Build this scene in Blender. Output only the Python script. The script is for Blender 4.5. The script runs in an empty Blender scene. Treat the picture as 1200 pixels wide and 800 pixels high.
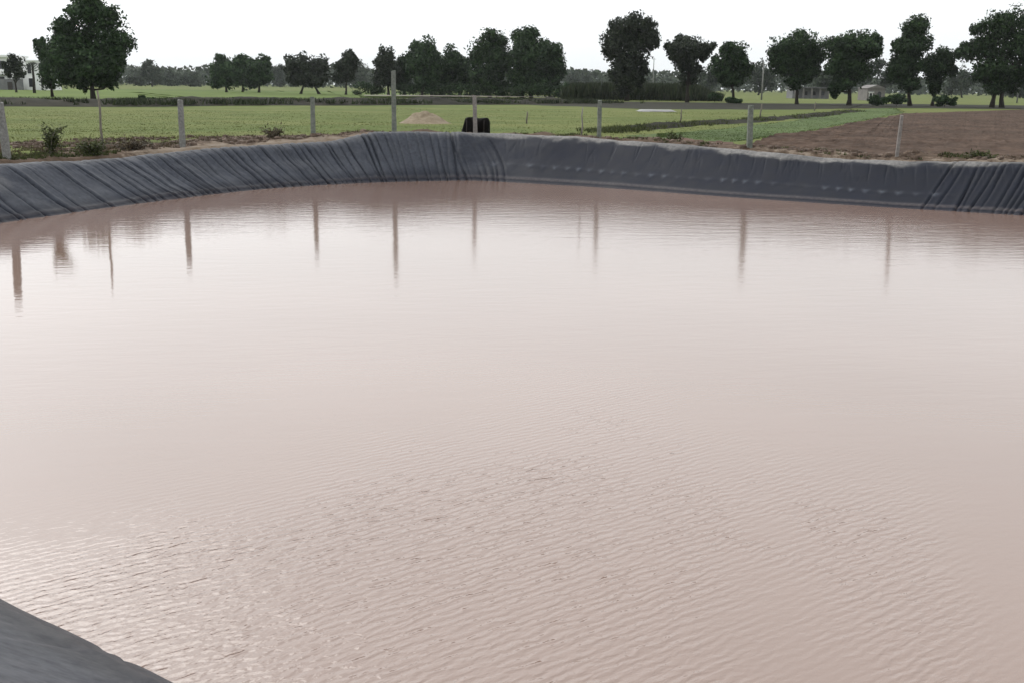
import bpy, math, random
import numpy as np
from mathutils import Matrix, Vector

# ------------------------------------------------------------------ camera, sky, sun, exposure
SC = bpy.context.scene
COL = SC.collection
FPX = 1250.0                       # focal length in pixels of the 1200 px wide photograph
EYE = 1.7                          # eye height over the near bank
PITCH = math.atan(298.5 / FPX)
ROLL = 0.0125
_fw = np.array([0, math.cos(PITCH), -math.sin(PITCH)])
_up0 = np.array([0, math.sin(PITCH), math.cos(PITCH)])
_rt0 = np.array([1.0, 0, 0])
_rt = _rt0 * math.cos(ROLL) + _up0 * math.sin(ROLL)
_up = _up0 * math.cos(ROLL) - _rt0 * math.sin(ROLL)
cam_data = bpy.data.cameras.new('camera')
cam = bpy.data.objects.new('camera', cam_data)
COL.objects.link(cam)
cam.matrix_world = Matrix(((_rt[0], _up[0], -_fw[0], 0), (_rt[1], _up[1], -_fw[1], 0),
                           (_rt[2], _up[2], -_fw[2], EYE), (0, 0, 0, 1)))
cam_data.sensor_width = 36.0
cam_data.lens = FPX / 1200 * 36.0
cam_data.clip_start = 0.05
cam_data.clip_end = 9000
SC.camera = cam

SUN_EL = math.radians(48)
SUN_AZ = math.radians(-48)         # clockwise from straight ahead (+Y)
world = bpy.data.worlds.new('World')
SC.world = world
world.use_nodes = True
wn, wl = world.node_tree.nodes, world.node_tree.links
wn.clear()
w_out = wn.new('ShaderNodeOutputWorld')
w_bg = wn.new('ShaderNodeBackground')
w_sky = wn.new('ShaderNodeTexSky')
w_sky.sky_type = 'NISHITA'
w_sky.sun_disc = False
w_sky.sun_elevation = SUN_EL
w_sky.sun_rotation = SUN_AZ
w_sky.air_density = 1.0
w_sky.dust_density = 6.0
w_sky.ozone_density = 1.0
w_hs = wn.new('ShaderNodeHueSaturation')
w_hs.inputs['Saturation'].default_value = 0.02
w_mix = wn.new('ShaderNodeMix')
w_mix.data_type = 'RGBA'
w_mix.inputs[0].default_value = 0.42          # closed cloud cover over the clear sky
# even overcast cloud layer, only slightly brighter overhead
w_tc = wn.new('ShaderNodeTexCoord')
w_sep = wn.new('ShaderNodeSeparateXYZ')
wl.new(w_tc.outputs['Generated'], w_sep.inputs[0])
w_clamp = wn.new('ShaderNodeClamp')
wl.new(w_sep.outputs['Z'], w_clamp.inputs['Value'])
w_grad = wn.new('ShaderNodeMath'); w_grad.operation = 'MULTIPLY_ADD'
wl.new(w_clamp.outputs[0], w_grad.inputs[0]); w_grad.inputs[1].default_value = 0.15; w_grad.inputs[2].default_value = 1.0
w_cloud = wn.new('ShaderNodeVectorMath'); w_cloud.operation = 'SCALE'
w_cloud.inputs[0].default_value = (12.6, 13.15, 13.35)
wl.new(w_grad.outputs[0], w_cloud.inputs['Scale'])
wl.new(w_cloud.outputs[0], w_mix.inputs[7])
wl.new(w_sky.outputs[0], w_hs.inputs['Color'])
wl.new(w_hs.outputs[0], w_mix.inputs[6])
wl.new(w_mix.outputs[2], w_bg.inputs['Color'])
w_bg.inputs['Strength'].default_value = 0.135
wl.new(w_bg.outputs[0], w_out.inputs['Surface'])

sun_data = bpy.data.lights.new('sun', 'SUN')
sun_data.energy = 0.8
sun_data.angle = math.radians(55)
sun_data.color = (1.0, 0.96, 0.9)
sun = bpy.data.objects.new('sun', sun_data)
COL.objects.link(sun)
_sd = Vector((math.sin(SUN_AZ) * math.cos(SUN_EL), math.cos(SUN_AZ) * math.cos(SUN_EL), math.sin(SUN_EL)))
sun.rotation_euler = _sd.to_track_quat('Z', 'Y').to_euler()
sun.location = (0, 0, 60)

SC.view_settings.view_transform = 'Standard'
SC.view_settings.look = 'None'
SC.view_settings.exposure = 0.3
SC.view_settings.gamma = 1.0
SC.view_settings.use_curve_mapping = False
SC.render.engine = 'CYCLES'

# ------------------------------------------------------------------ survey helpers
random.seed(7)
RNG = np.random.default_rng(11)


def ray(x, y):
    return _fw * FPX + _rt * (x - 600) - _up * (y - 400)


def P(x, y, z):
    """ground point of height z seen at photograph pixel x, y"""
    d = ray(x, y)
    return np.array([0, 0, EYE]) + d * ((z - EYE) / d[2])


def at(x, y, dist):
    """point at a forward distance"""
    d = ray(x, y)
    return np.array([0, 0, EYE]) + d * (dist / d[1])


def horizon(x):
    return 94 + 0.0125 * x


def project(p):
    p = np.atleast_2d(p) - np.array([0, 0, EYE])
    dz = p @ _fw
    return np.stack([600 + FPX * (p @ _rt) / dz, 400 - FPX * (p @ _up) / dz], 1)


def _hash(i, j, k, seed):
    h = (i * 374761393 + j * 668265263 + k * 2147483647 + seed * 1274126177) & 0xffffffff
    h = ((h ^ (h >> 13)) * 1274126177) & 0xffffffff
    h = ((h ^ (h >> 16)) * 2246822519) & 0xffffffff
    return ((h ^ (h >> 15)) & 0xffff) / 65535.0


def vnoise(x, y, seed=0):
    x = np.asarray(x, float); y = np.asarray(y, float)
    xi = np.floor(x).astype(np.int64); yi = np.floor(y).astype(np.int64)
    fx = x - xi; fy = y - yi
    fx = fx * fx * (3 - 2 * fx); fy = fy * fy * (3 - 2 * fy)
    a = _hash(xi, yi, 0, seed); b = _hash(xi + 1, yi, 0, seed)
    c = _hash(xi, yi + 1, 0, seed); d = _hash(xi + 1, yi + 1, 0, seed)
    return (a + (b - a) * fx) * (1 - fy) + (c + (d - c) * fx) * fy


def fbm(x, y, seed=0, octv=4):
    s = 0; a = 0.5; t = 0
    x = np.asarray(x, float); y = np.asarray(y, float)
    for o in range(octv):
        s = s + a * vnoise(x, y, seed + o * 17); t += a
        x = x * 2.03 + 3.1; y = y * 2.03 + 1.7; a *= 0.5
    return s / t


def sstep(a, b, x):
    t = np.clip((np.asarray(x, float) - a) / (b - a), 0, 1)
    return t * t * (3 - 2 * t)


# ------------------------------------------------------------------ mesh helpers
def mesh_np(name, verts, faces, smooth=False):
    """faces: (n,3) or (n,4) int array"""
    verts = np.asarray(verts, np.float32); faces = np.asarray(faces, np.int32)
    me = bpy.data.meshes.new(name)
    n, k = faces.shape
    me.vertices.add(len(verts)); me.vertices.foreach_set('co', verts.ravel())
    me.loops.add(n * k); me.loops.foreach_set('vertex_index', faces.ravel())
    me.polygons.add(n)
    me.polygons.foreach_set('loop_start', np.arange(0, n * k, k, dtype=np.int32))
    me.polygons.foreach_set('loop_total', np.full(n, k, np.int32))
    if smooth:
        me.polygons.foreach_set('use_smooth', np.ones(n, bool))
    me.update(calc_edges=True)
    me.validate()
    return me


def link(name, me, material, parent=None):
    o = bpy.data.objects.new(name, me)
    COL.objects.link(o)
    if material:
        me.materials.append(material)
    if parent:
        o.parent = parent
    return o


def tag(o, label=None, cat=None, group=None, kind=None):
    if label: o['label'] = label
    if cat: o['category'] = cat
    if group: o['group'] = group
    if kind: o['kind'] = kind
    return o


def thing(name, loc, label, cat, group=None):
    o = bpy.data.objects.new(name, None)
    COL.objects.link(o)
    o.location = loc
    o.empty_display_size = 0.3
    return tag(o, label, cat, group)


class MB:
    """collects pieces of one mesh"""
    def __init__(self):
        self.v = []; self.f = []; self.n = 0

    def add(self, v, f):
        v = [tuple(map(float, q)) for q in v]
        self.f += [tuple(i + self.n for i in q) for q in f]
        self.v += v; self.n += len(v)

    def box(self, x0, x1, y0, y1, z0, z1):
        self.add([(x0, y0, z0), (x1, y0, z0), (x1, y1, z0), (x0, y1, z0),
                  (x0, y0, z1), (x1, y0, z1), (x1, y1, z1), (x0, y1, z1)],
                 [(0, 3, 2, 1), (4, 5, 6, 7), (0, 1, 5, 4), (1, 2, 6, 5), (2, 3, 7, 6), (3, 0, 4, 7)])

    def tube(self, pts, rad, sides=8, cap=True):
        pts = [np.asarray(p, float) for p in pts]
        base = self.n; vs = []
        for i, p in enumerate(pts):
            a = pts[max(i - 1, 0)]; b = pts[min(i + 1, len(pts) - 1)]
            t = (b - a) / (np.linalg.norm(b - a) + 1e-9)
            u = np.cross(t, (0.31, 0.93, 0.17)); u /= np.linalg.norm(u)
            w = np.cross(t, u)
            for k in range(sides):
                an = 2 * math.pi * k / sides
                vs.append(p + rad[i] * (math.cos(an) * u + math.sin(an) * w))
        fs = []
        for i in range(len(pts) - 1):
            for k in range(sides):
                k2 = (k + 1) % sides
                fs.append((i * sides + k, i * sides + k2, (i + 1) * sides + k2, (i + 1) * sides + k))
        if cap:
            fs.append(tuple(range(sides - 1, -1, -1)))
            fs.append(tuple((len(pts) - 1) * sides + k for k in range(sides)))
        self.add(vs, fs)

    def build(self, name, material, parent=None, smooth=False):
        me = bpy.data.meshes.new(name)
        me.from_pydata(self.v, [], self.f)
        if smooth:
            for p in me.polygons: p.use_smooth = True
        me.update()
        return link(name, me, material, parent)


def grid_faces(nu, nv, wrap_u=False):
    """quads of a grid with index u*nv+v"""
    uu = np.arange(nu if wrap_u else nu - 1); vv = np.arange(nv - 1)
    U, V = np.meshgrid(uu, vv, indexing='ij')
    U2 = (U + 1) % nu
    return np.stack([U * nv + V, U2 * nv + V, U2 * nv + V + 1, U * nv + V + 1], -1).reshape(-1, 4)


# ------------------------------------------------------------------ materials
def new_mat(name):
    m = bpy.data.materials.new(name)
    m.use_nodes = True
    nt = m.node_tree
    return m, nt.nodes, nt.links, nt.nodes['Principled BSDF']


def noise_node(n, l, scale, detail=4, rough=0.6, stretch=None, coords='Object', rot=0.0):
    tc = n.new('ShaderNodeTexCoord')
    mp = n.new('ShaderNodeMapping')
    src = tc.outputs[coords]
    if rot:
        mr = n.new('ShaderNodeMapping'); mr.inputs['Rotation'].default_value = (0, 0, rot)
        l.new(src, mr.inputs[0]); src = mr.outputs[0]
    if stretch: mp.inputs['Scale'].default_value = stretch
    l.new(src, mp.inputs[0])
    no = n.new('ShaderNodeTexNoise')
    no.inputs['Scale'].default_value = scale
    no.inputs['Detail'].default_value = detail
    no.inputs['Roughness'].default_value = rough
    l.new(mp.outputs[0], no.inputs['Vector'])
    return no


def dim(c, k=0.62):
    return tuple(v * k for v in c)


def ramp_node(n, l, src, stops):
    r = n.new('ShaderNodeValToRGB')
    e = r.color_ramp.elements
    while len(e) < len(stops): e.new(0.5)
    for i, (p, c) in enumerate(stops):
        e[i].position = p
        e[i].color = (*c, 1) if len(c) == 3 else c
    l.new(src, r.inputs[0])
    return r


def mixc(n, l, fac, a, b, mode='MIX'):
    m = n.new('ShaderNodeMix'); m.data_type = 'RGBA'; m.blend_type = mode
    for sock, v in ((0, fac), (6, a), (7, b)):
        if hasattr(v, 'is_linked') or isinstance(v, bpy.types.NodeSocket): l.new(v, m.inputs[sock])
        elif isinstance(v, (int, float)): m.inputs[sock].default_value = v
        else: m.inputs[sock].default_value = (*v, 1) if len(v) == 3 else v
    return m.outputs[2]


def bump(n, l, b, h, strength, dist, normal=None):
    bp = n.new('ShaderNodeBump')
    bp.inputs['Distance'].default_value = dist
    if isinstance(strength, bpy.types.NodeSocket): l.new(strength, bp.inputs['Strength'])
    else: bp.inputs['Strength'].default_value = strength
    l.new(h, bp.inputs['Height'])
    if normal: l.new(normal, bp.inputs['Normal'])
    if b: l.new(bp.outputs[0], b.inputs['Normal'])
    return bp.outputs[0]


def simple_mat(name, c1, c2, scale=6, rough=0.85, stretch=None, bstr=0.3, bdist=0.02, spec=0.3, lo=0.35, hi=0.68):
    m, n, l, b = new_mat(name)
    no = noise_node(n, l, scale, 5, 0.65, stretch)
    r = ramp_node(n, l, no.outputs[0], [(lo, c1), (hi, c2)])
    l.new(r.outputs[0], b.inputs['Base Color'])
    b.inputs['Roughness'].default_value = rough
    b.inputs['Specular IOR Level'].default_value = spec
    if bstr: bump(n, l, b, no.outputs[0], bstr, bdist)
    return m


def leaf_mat(name, dark, light, rough=0.6, trans=0.15):
    m, n, l, b = new_mat(name)
    g = n.new('ShaderNodeNewGeometry')
    r = ramp_node(n, l, g.outputs['Random Per Island'], [(0.0, dark), (1.0, light)])
    no = noise_node(n, l, 0.55, 2, 0.5)
    r2 = ramp_node(n, l, no.outputs[0], [(0.35, (0.65, 0.65, 0.65)), (0.7, (1.25, 1.25, 1.2))])
    c = mixc(n, l, 1.0, r.outputs[0], r2.outputs[0], 'MULTIPLY')
    l.new(c, b.inputs['Base Color'])
    b.inputs['Roughness'].default_value = rough
    b.inputs['Specular IOR Level'].default_value = 0.08
    if trans:
        t = n.new('ShaderNodeBsdfTranslucent')
        l.new(c, t.inputs[0])
        mx = n.new('ShaderNodeMixShader'); mx.inputs[0].default_value = trans
        l.new(b.outputs[0], mx.inputs[1]); l.new(t.outputs[0], mx.inputs[2])
        l.new(mx.outputs[0], n['Material Output'].inputs['Surface'])
    return m


M = {}
M['bark'] = simple_mat('bark', (0.016, 0.013, 0.010), (0.036, 0.029, 0.023), 9, 0.9, (1, 1, 0.3))
M['leaf'] = leaf_mat('leaf_dark', (0.012, 0.025, 0.011), (0.043, 0.072, 0.030), 0.6, 0.08)
M['leaf_b'] = leaf_mat('leaf_mid', (0.013, 0.028, 0.012), (0.048, 0.082, 0.034), 0.6, 0.08)
M['leaf_c'] = leaf_mat('leaf_brownish', (0.014, 0.020, 0.0125), (0.042, 0.052, 0.033), 0.6, 0.08)
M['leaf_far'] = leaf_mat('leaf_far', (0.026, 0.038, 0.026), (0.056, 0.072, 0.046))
M['weed'] = leaf_mat('weed_leaf', (0.03, 0.04, 0.016), (0.08, 0.09, 0.036))
M['dry'] = leaf_mat('dry_weed', (0.04, 0.032, 0.022), (0.11, 0.085, 0.055))
M['grass'] = leaf_mat('grass_blade', (0.076, 0.087, 0.026), (0.115, 0.120, 0.042), 0.7, 0.2)
M['lawn'] = leaf_mat('crop_blade', (0.052, 0.078, 0.026), (0.092, 0.120, 0.045), 0.7, 0.2)
M['crop'] = leaf_mat('tall_crop_leaf', (0.018, 0.026, 0.014), (0.045, 0.055, 0.028))
M['stone'] = simple_mat('granite_post', (0.12, 0.12, 0.112), (0.25, 0.245, 0.235), 14, 0.9, None, 0.5, 0.01)
M['stone_green'] = simple_mat('mossy_post', (0.10, 0.112, 0.095), (0.19, 0.20, 0.175), 10, 0.9, None, 0.5, 0.01)
M['stone_pale'] = simple_mat('pale_post', (0.15, 0.135, 0.125), (0.25, 0.23, 0.215), 12, 0.9, None, 0.5, 0.01)
M['stick'] = simple_mat('weathered_stick', (0.09, 0.08, 0.065), (0.20, 0.18, 0.15), 16, 0.9, (1, 1, .3))
M['pole'] = simple_mat('concrete_pole', (0.13, 0.13, 0.12), (0.20, 0.20, 0.19), 5, 0.85)
M['white_wall'] = simple_mat('white_plaster', (0.70, 0.70, 0.70), (0.80, 0.80, 0.79), 0.9, 0.9, None, 0.1)
M['grey_wall'] = simple_mat('grey_plaster', (0.12, 0.12, 0.125), (0.18, 0.18, 0.18), 0.9, 0.9, None, 0.1)
M['pink_wall'] = simple_mat('pale_pink_plaster', (0.12, 0.11, 0.105), (0.18, 0.17, 0.16), 0.9, 0.9, None, 0.1)
M['roofing'] = simple_mat('dark_roofing', (0.07, 0.07, 0.075), (0.13, 0.13, 0.13), 1.5, 0.8, None, 0.1)
M['pane'] = simple_mat('dark_glass', (0.012, 0.013, 0.016), (0.03, 0.03, 0.035), 1.0, 0.15, None, 0, 0.0, 0.5)
M['plank'] = simple_mat('dark_wood', (0.03, 0.027, 0.025), (0.06, 0.05, 0.045), 4, 0.8)
M['sand'] = simple_mat('dry_sand', (0.15, 0.118, 0.08), (0.23, 0.185, 0.13), 5, 0.95, None, 0.6, 0.05)
M['black_plastic'] = simple_mat('black_plastic', (0.003, 0.0025, 0.0025), (0.006, 0.005, 0.0045), 5, 0.85, None, 0.4, 0.03, 0.05)
M['clod'] = simple_mat('soil_clod', (0.05, 0.033, 0.024), (0.13, 0.093, 0.07), 3, 0.95, None, 0.6, 0.02)
M['sheet'] = simple_mat('pale_sheet', (0.15, 0.15, 0.145), (0.21, 0.21, 0.20), 2, 0.5)


def ground_mat():
    m, n, l, b = new_mat('ground_soil_and_grass')
    at_ = n.new('ShaderNodeAttribute'); at_.attribute_name = 'soil'
    n1 = noise_node(n, l, 0.35, 6, 0.7)
    n2 = noise_node(n, l, 3.0, 5, 0.7)
    n3 = noise_node(n, l, 0.05, 3, 0.5, (1, 3, 1))
    grass = ramp_node(n, l, n1.outputs[0], [(0.3, (0.072, 0.086, 0.025)), (0.52, (0.097, 0.115, 0.034)), (0.72, (0.125, 0.133, 0.047))]).outputs[0]
    gl = ramp_node(n, l, n3.outputs[0], [(0.38, (0.82, 0.9, 0.8)), (0.62, (1.12, 1.06, 1.1))]).outputs[0]
    grass = mixc(n, l, 1.0, grass, gl, 'MULTIPLY')
    tan = ramp_node(n, l, n2.outputs[0], [(0.3, (0.124, 0.090, 0.062)), (0.7, (0.205, 0.170, 0.138))]).outputs[0]
    brown = ramp_node(n, l, n2.outputs[0], [(0.3, (0.043, 0.030, 0.020)), (0.7, (0.112, 0.077, 0.056))]).outputs[0]
    # soil attribute: R = bare brown, G = dusty tan
    sp = n.new('ShaderNodeSeparateColor'); l.new(at_.outputs['Color'], sp.inputs[0])
    mm = n.new('ShaderNodeMath'); mm.operation = 'ADD'
    l.new(sp.outputs[0], mm.inputs[0])
    ms = n.new('ShaderNodeMath'); ms.operation = 'MULTIPLY_ADD'
    l.new(n2.outputs[0], ms.inputs[0]); ms.inputs[1].default_value = 1.1; ms.inputs[2].default_value = -0.55
    l.new(ms.outputs[0], mm.inputs[1])
    f1 = ramp_node(n, l, mm.outputs[0], [(0.4, (0, 0, 0)), (0.6, (1, 1, 1))]).outputs[0]
    c = mixc(n, l, f1, grass, brown)
    m2 = n.new('ShaderNodeMath'); m2.operation = 'ADD'
    l.new(sp.outputs[1], m2.inputs[0]); l.new(ms.outputs[0], m2.inputs[1])
    f2 = ramp_node(n, l, m2.outputs[0], [(0.4, (0, 0, 0)), (0.6, (1, 1, 1))]).outputs[0]
    c = mixc(n, l, f2, c, tan)
    l.new(c, b.inputs['Base Color'])
    b.inputs['Roughness'].default_value = 0.95
    b.inputs['Specular IOR Level'].default_value = 0.1
    bump(n, l, b, n2.outputs[0], 0.7, 0.08)
    return m


def field_mat(name, c1, c2, c3, scale, rough=0.95, stretch=None, rot=0.0, bd=0.08):
    m, n, l, b = new_mat(name)
    n1 = noise_node(n, l, scale, 6, 0.7, stretch, 'Object', rot)
    n2 = noise_node(n, l, scale * 0.12, 3, 0.5)
    r = ramp_node(n, l, n1.outputs[0], [(0.3, dim(c1)), (0.5, dim(c2)), (0.72, dim(c3))]).outputs[0]
    g = ramp_node(n, l, n2.outputs[0], [(0.35, (0.78, 0.78, 0.78)), (0.65, (1.18, 1.18, 1.18))]).outputs[0]
    c = mixc(n, l, 1.0, r, g, 'MULTIPLY')
    l.new(c, b.inputs['Base Color'])
    b.inputs['Roughness'].default_value = rough
    b.inputs['Specular IOR Level'].default_value = 0.1
    bump(n, l, b, n1.outputs[0], 0.8, bd)
    return m


def liner_mat():
    m, n, l, b = new_mat('black_sheet_liner')
    base = (0.030, 0.033, 0.043)
    n1 = noise_node(n, l, 1.3, 6, 0.7)
    n2 = noise_node(n, l, 9.0, 5, 0.7)
    c = ramp_node(n, l, n1.outputs[0], [(0.3, (0.0045, 0.0058, 0.0110)), (0.7, (0.0105, 0.0126, 0.0215))]).outputs[0]
    a = n.new('ShaderNodeAttribute'); a.attribute_name = 'dust'
    sp = n.new('ShaderNodeSeparateColor'); l.new(a.outputs['Color'], sp.inputs[0])
    # R: pale silt on the crest, G: dried mud line over the water, B: weld marks and the painted sheen of the left bank
    md = n.new('ShaderNodeMath'); md.operation = 'MULTIPLY'
    r2 = ramp_node(n, l, n2.outputs[0], [(0.25, (0.25, 0.25, 0.25)), (0.7, (1, 1, 1))]).outputs[0]
    l.new(sp.outputs[0], md.inputs[0]); l.new(r2, md.inputs[1])
    c = mixc(n, l, md.outputs[0], c, (0.21, 0.20, 0.19))
    mg = n.new('ShaderNodeMath'); mg.operation = 'MULTIPLY'
    l.new(sp.outputs[1], mg.inputs[0]); l.new(r2, mg.inputs[1])
    c = mixc(n, l, mg.outputs[0], c, (0.105, 0.09, 0.09))
    mb = n.new('ShaderNodeMath'); mb.operation = 'MULTIPLY'
    l.new(sp.outputs[2], mb.inputs[0]); l.new(r2, mb.inputs[1])
    c = mixc(n, l, mb.outputs[0], c, (0.125, 0.136, 0.162))
    l.new(c, b.inputs['Base Color'])
    rr = ramp_node(n, l, n1.outputs[0], [(0.3, (0.5,) * 3), (0.7, (0.7,) * 3)]).outputs[0]
    l.new(rr, b.inputs['Roughness'])
    b.inputs['Specular IOR Level'].default_value = 0.11
    bump(n, l, b, n2.outputs[0], 0.25, 0.012)
    return m


def water_mat():
    m, n, l, b = new_mat('muddy_water')
    n0 = noise_node(n, l, 0.16, 3, 0.5)
    c = ramp_node(n, l, n0.outputs[0], [(0.35, (0.180, 0.114, 0.088)), (0.65, (0.207, 0.136, 0.108))]).outputs[0]
    l.new(c, b.inputs['Base Color'])
    b.inputs['Roughness'].default_value = 0.035
    b.inputs['IOR'].default_value = 1.9
    a = n.new('ShaderNodeAttribute'); a.attribute_name = 'ripple'
    sp = n.new('ShaderNodeSeparateColor'); l.new(a.outputs['Color'], sp.inputs[0])
    mr_ = n.new('ShaderNodeMath'); mr_.operation = 'MULTIPLY_ADD'      # breeze roughens the far water
    l.new(sp.outputs[2], mr_.inputs[0]); mr_.inputs[1].default_value = 0.085; mr_.inputs[2].default_value = 0.03
    l.new(mr_.outputs[0], b.inputs['Roughness'])
    ang = math.radians(-38)
    w1 = noise_node(n, l, 1.0, 3, 0.5, (7.5, 19.0, 1), 'Object', ang)
    w1.inputs['Distortion'].default_value = 0.35
    w2 = noise_node(n, l, 1.0, 2, 0.5, (12.0, 26.0, 1), 'Object', ang - 0.3)
    ad = n.new('ShaderNodeMath'); ad.operation = 'MULTIPLY_ADD'
    l.new(w2.outputs[0], ad.inputs[0]); ad.inputs[1].default_value = 0.22; l.new(w1.outputs[0], ad.inputs[2])
    tcw = n.new('ShaderNodeTexCoord'); mw = n.new('ShaderNodeMapping')
    mw.inputs['Rotation'].default_value = (0, 0, ang + 0.04)
    l.new(tcw.outputs['Object'], mw.inputs[0])
    wv = n.new('ShaderNodeTexWave'); wv.wave_type = 'BANDS'; wv.bands_direction = 'Y'
    wv.inputs['Scale'].default_value = 4.2; wv.inputs['Distortion'].default_value = 5.0
    wv.inputs['Detail'].default_value = 2.0; wv.inputs['Detail Scale'].default_value = 1.3; wv.inputs['Detail Roughness'].default_value = 0.6
    l.new(mw.outputs[0], wv.inputs['Vector'])
    ad2 = n.new('ShaderNodeMath'); ad2.operation = 'MULTIPLY_ADD'
    l.new(wv.outputs['Fac'], ad2.inputs[0]); ad2.inputs[1].default_value = 0.30; l.new(ad.outputs[0], ad2.inputs[2])
    nrm = bump(n, l, None, ad2.outputs[0], sp.outputs[0], 0.012)
    # faint swell everywhere
    s1 = noise_node(n, l, 1.0, 4, 0.6, (1.5, 4.8, 1), 'Object', math.radians(-8))
    nrm2 = bump(n, l, None, s1.outputs[0], sp.outputs[1], 0.02, nrm)
    l.new(nrm2, b.inputs['Normal'])
    return m


M['ground'] = ground_mat()
M['liner'] = liner_mat()
M['water'] = water_mat()
M['meadow'] = field_mat('far_meadow', (0.090, 0.138, 0.026), (0.122, 0.175, 0.036), (0.150, 0.190, 0.052), 0.12, stretch=(1, 1, 1))
M['bund'] = field_mat('bund_soil', (0.013, 0.013, 0.008), (0.027, 0.025, 0.016), (0.056, 0.047, 0.033), 0.5)
M['strip'] = field_mat('young_crop', (0.085, 0.130, 0.045), (0.112, 0.158, 0.056), (0.14, 0.18, 0.072), 0.6)
M['plough'] = field_mat('ploughed_soil', (0.056, 0.034, 0.024), (0.094, 0.060, 0.043), (0.170, 0.115, 0.085), 1.6, stretch=(0.7, 1, 1), rot=0.5)
M['sheet_soil'] = field_mat('dry_track_soil', (0.16, 0.15, 0.12), (0.22, 0.20, 0.17), (0.28, 0.26, 0.22), 0.5)
M['earth_painted_shade'] = field_mat('dark_earth_painted_shade', (0.018, 0.018, 0.012), (0.034, 0.033, 0.022), (0.055, 0.052, 0.036), 0.4)  # dark earth colour with tree shade mixed in
M['redsoil'] = field_mat('red_soil', (0.10, 0.062, 0.045), (0.16, 0.10, 0.075), (0.22, 0.15, 0.115), 1.2)

# ------------------------------------------------------------------ pond outline
WZ = -1.5                                     # water level
ZG = -0.5                                     # level of the fields
CTRL = [  # x, y of the water's edge, height of the bank crest there
    (-15.7, 14.6, -.30), (-13.6, 19.6, -.30), (-11.78, 24.4, -.27), (-10.81, 26.91, -.37), (-9.62, 29.98, -.44),
    (-7.94, 32.99, -.34), (-6.4, 34.75, -.30), (-5.18, 35.76, -.22), (-4.1, 36.35, 0.06), (-2.99, 36.83, 0.08),
    (-1.37, 37.25, 0.06), (0.5, 36.45, 0.03), (2.74, 35.29, -.05), (6.45, 32.69, -.23), (9.73, 30.67, -.34),
    (13.66, 28.6, -.22), (16.6, 27.1, -.15), (17.9, 25.2, -.1), (16.6, 20.0, -.1), (13.2, 9.0, -.05), (9.9, -0.6, 0), (8.6, -1.9, 0),
    (6.0, -0.10, 0), (0.0, 3.99, 0), (-1.85, 5.25, 0), (-3.23, 6.19, 0), (-8.0, 9.44, -.05), (-14.2, 13.5, -.2)]


def loop_curve(n_per=40):
    c = np.array(CTRL); N = len(c); out = []
    for i in range(N):
        p0, p1, p2, p3 = c[i - 1], c[i], c[(i + 1) % N], c[(i + 2) % N]
        # centripetal-ish: plain Catmull-Rom with limited tangents
        l1 = np.linalg.norm(p2[:2] - p1[:2])
        def tang(a, bb, cc):
            d = cc - a
            return d / (np.linalg.norm(d[:2]) + 1e-9) * l1
        m1 = tang(p0, p1, p2); m2 = tang(p1, p2, p3)
        for t in np.linspace(0, 1, n_per, endpoint=False):
            h1 = 2 * t**3 - 3 * t**2 + 1; h2 = t**3 - 2 * t**2 + t; h3 = -2 * t**3 + 3 * t**2; h4 = t**3 - t**2
            out.append(h1 * p1 + h2 * m1 + h3 * p2 + h4 * m2)
    return np.array(out)


_raw = loop_curve()
_cl = np.vstack([_raw, _raw[:1]])
_seg = np.linalg.norm(np.diff(_cl[:, :2], axis=0), axis=1)
S_RAW = np.concatenate([[0], np.cumsum(_seg)])
S_TOT = S_RAW[-1]


def loop_at(s):
    s = np.mod(np.asarray(s, float), S_TOT)
    x = np.interp(s, S_RAW, _cl[:, 0]); y = np.interp(s, S_RAW, _cl[:, 1]); z = np.interp(s, S_RAW, _cl[:, 2])
    return x, y, z


def loop_frame(s, h=0.5):
    x, y, z = loop_at(s)
    xa, ya, _ = loop_at(s - h); xb, yb, _ = loop_at(s + h)
    tx, ty = xb - xa, yb - ya
    L = np.hypot(tx, ty); tx, ty = tx / L, ty / L
    return x, y, z, -ty, tx                   # outward normal (the loop runs clockwise)


_SS = np.arange(0, S_TOT, 0.1)
_LX, _LY, _LZ, _LNX, _LNY = loop_frame(_SS)


def bank_coords(x, y):
    """offset outside the water's edge and crest height of the nearest bank"""
    x = np.atleast_1d(np.asarray(x, float)); y = np.atleast_1d(np.asarray(y, float))
    off = np.empty(len(x)); zc = np.empty(len(x)); ss = np.empty(len(x))
    for a in range(0, len(x), 4000):
        dx = x[a:a + 4000, None] - _LX[None]; dy = y[a:a + 4000, None] - _LY[None]
        k = np.argmin(dx * dx + dy * dy, 1); r = np.arange(len(k))
        sgn = np.sign(dx[r, k] * _LNX[k] + dy[r, k] * _LNY[k])
        off[a:a + 4000] = np.hypot(dx[r, k], dy[r, k]) * sgn
        zc[a:a + 4000] = _LZ[k]; ss[a:a + 4000] = _SS[k]
    return off, zc, ss


RUN = 2.0                                     # horizontal run of the slope


def ground_profile(o, zc, x, y):
    o = np.asarray(o, float)
    base = zc + 0.03 - 0.13 * sstep(-.25, -.02, zc) - 0.22 * sstep(2.62, 2.3, o)
    base = base + 0.05 * sstep(2.5, 3.1, o)
    z = base + (ZG - base) * sstep(3.2, 7.5, o)
    lump = (fbm(x * 0.9, y * 0.9, 5) - 0.5) * 0.30 + (fbm(x * 2.7, y * 2.7, 9) - 0.5) * 0.14
    z = z + lump * sstep(2.4, 3.0, o) * (0.25 + 0.75 * sstep(9, 4.5, o)) * sstep(40, 12, o)
    z = z + (fbm(x * 0.12, y * 0.12, 21) - 0.5) * 0.18 * sstep(9, 20, o) * sstep(120, 60, o)
    return z


def gz(x, y):
    o, zc, _ = bank_coords(x, y)
    return ground_profile(o, zc, np.atleast_1d(x), np.atleast_1d(y))


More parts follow.
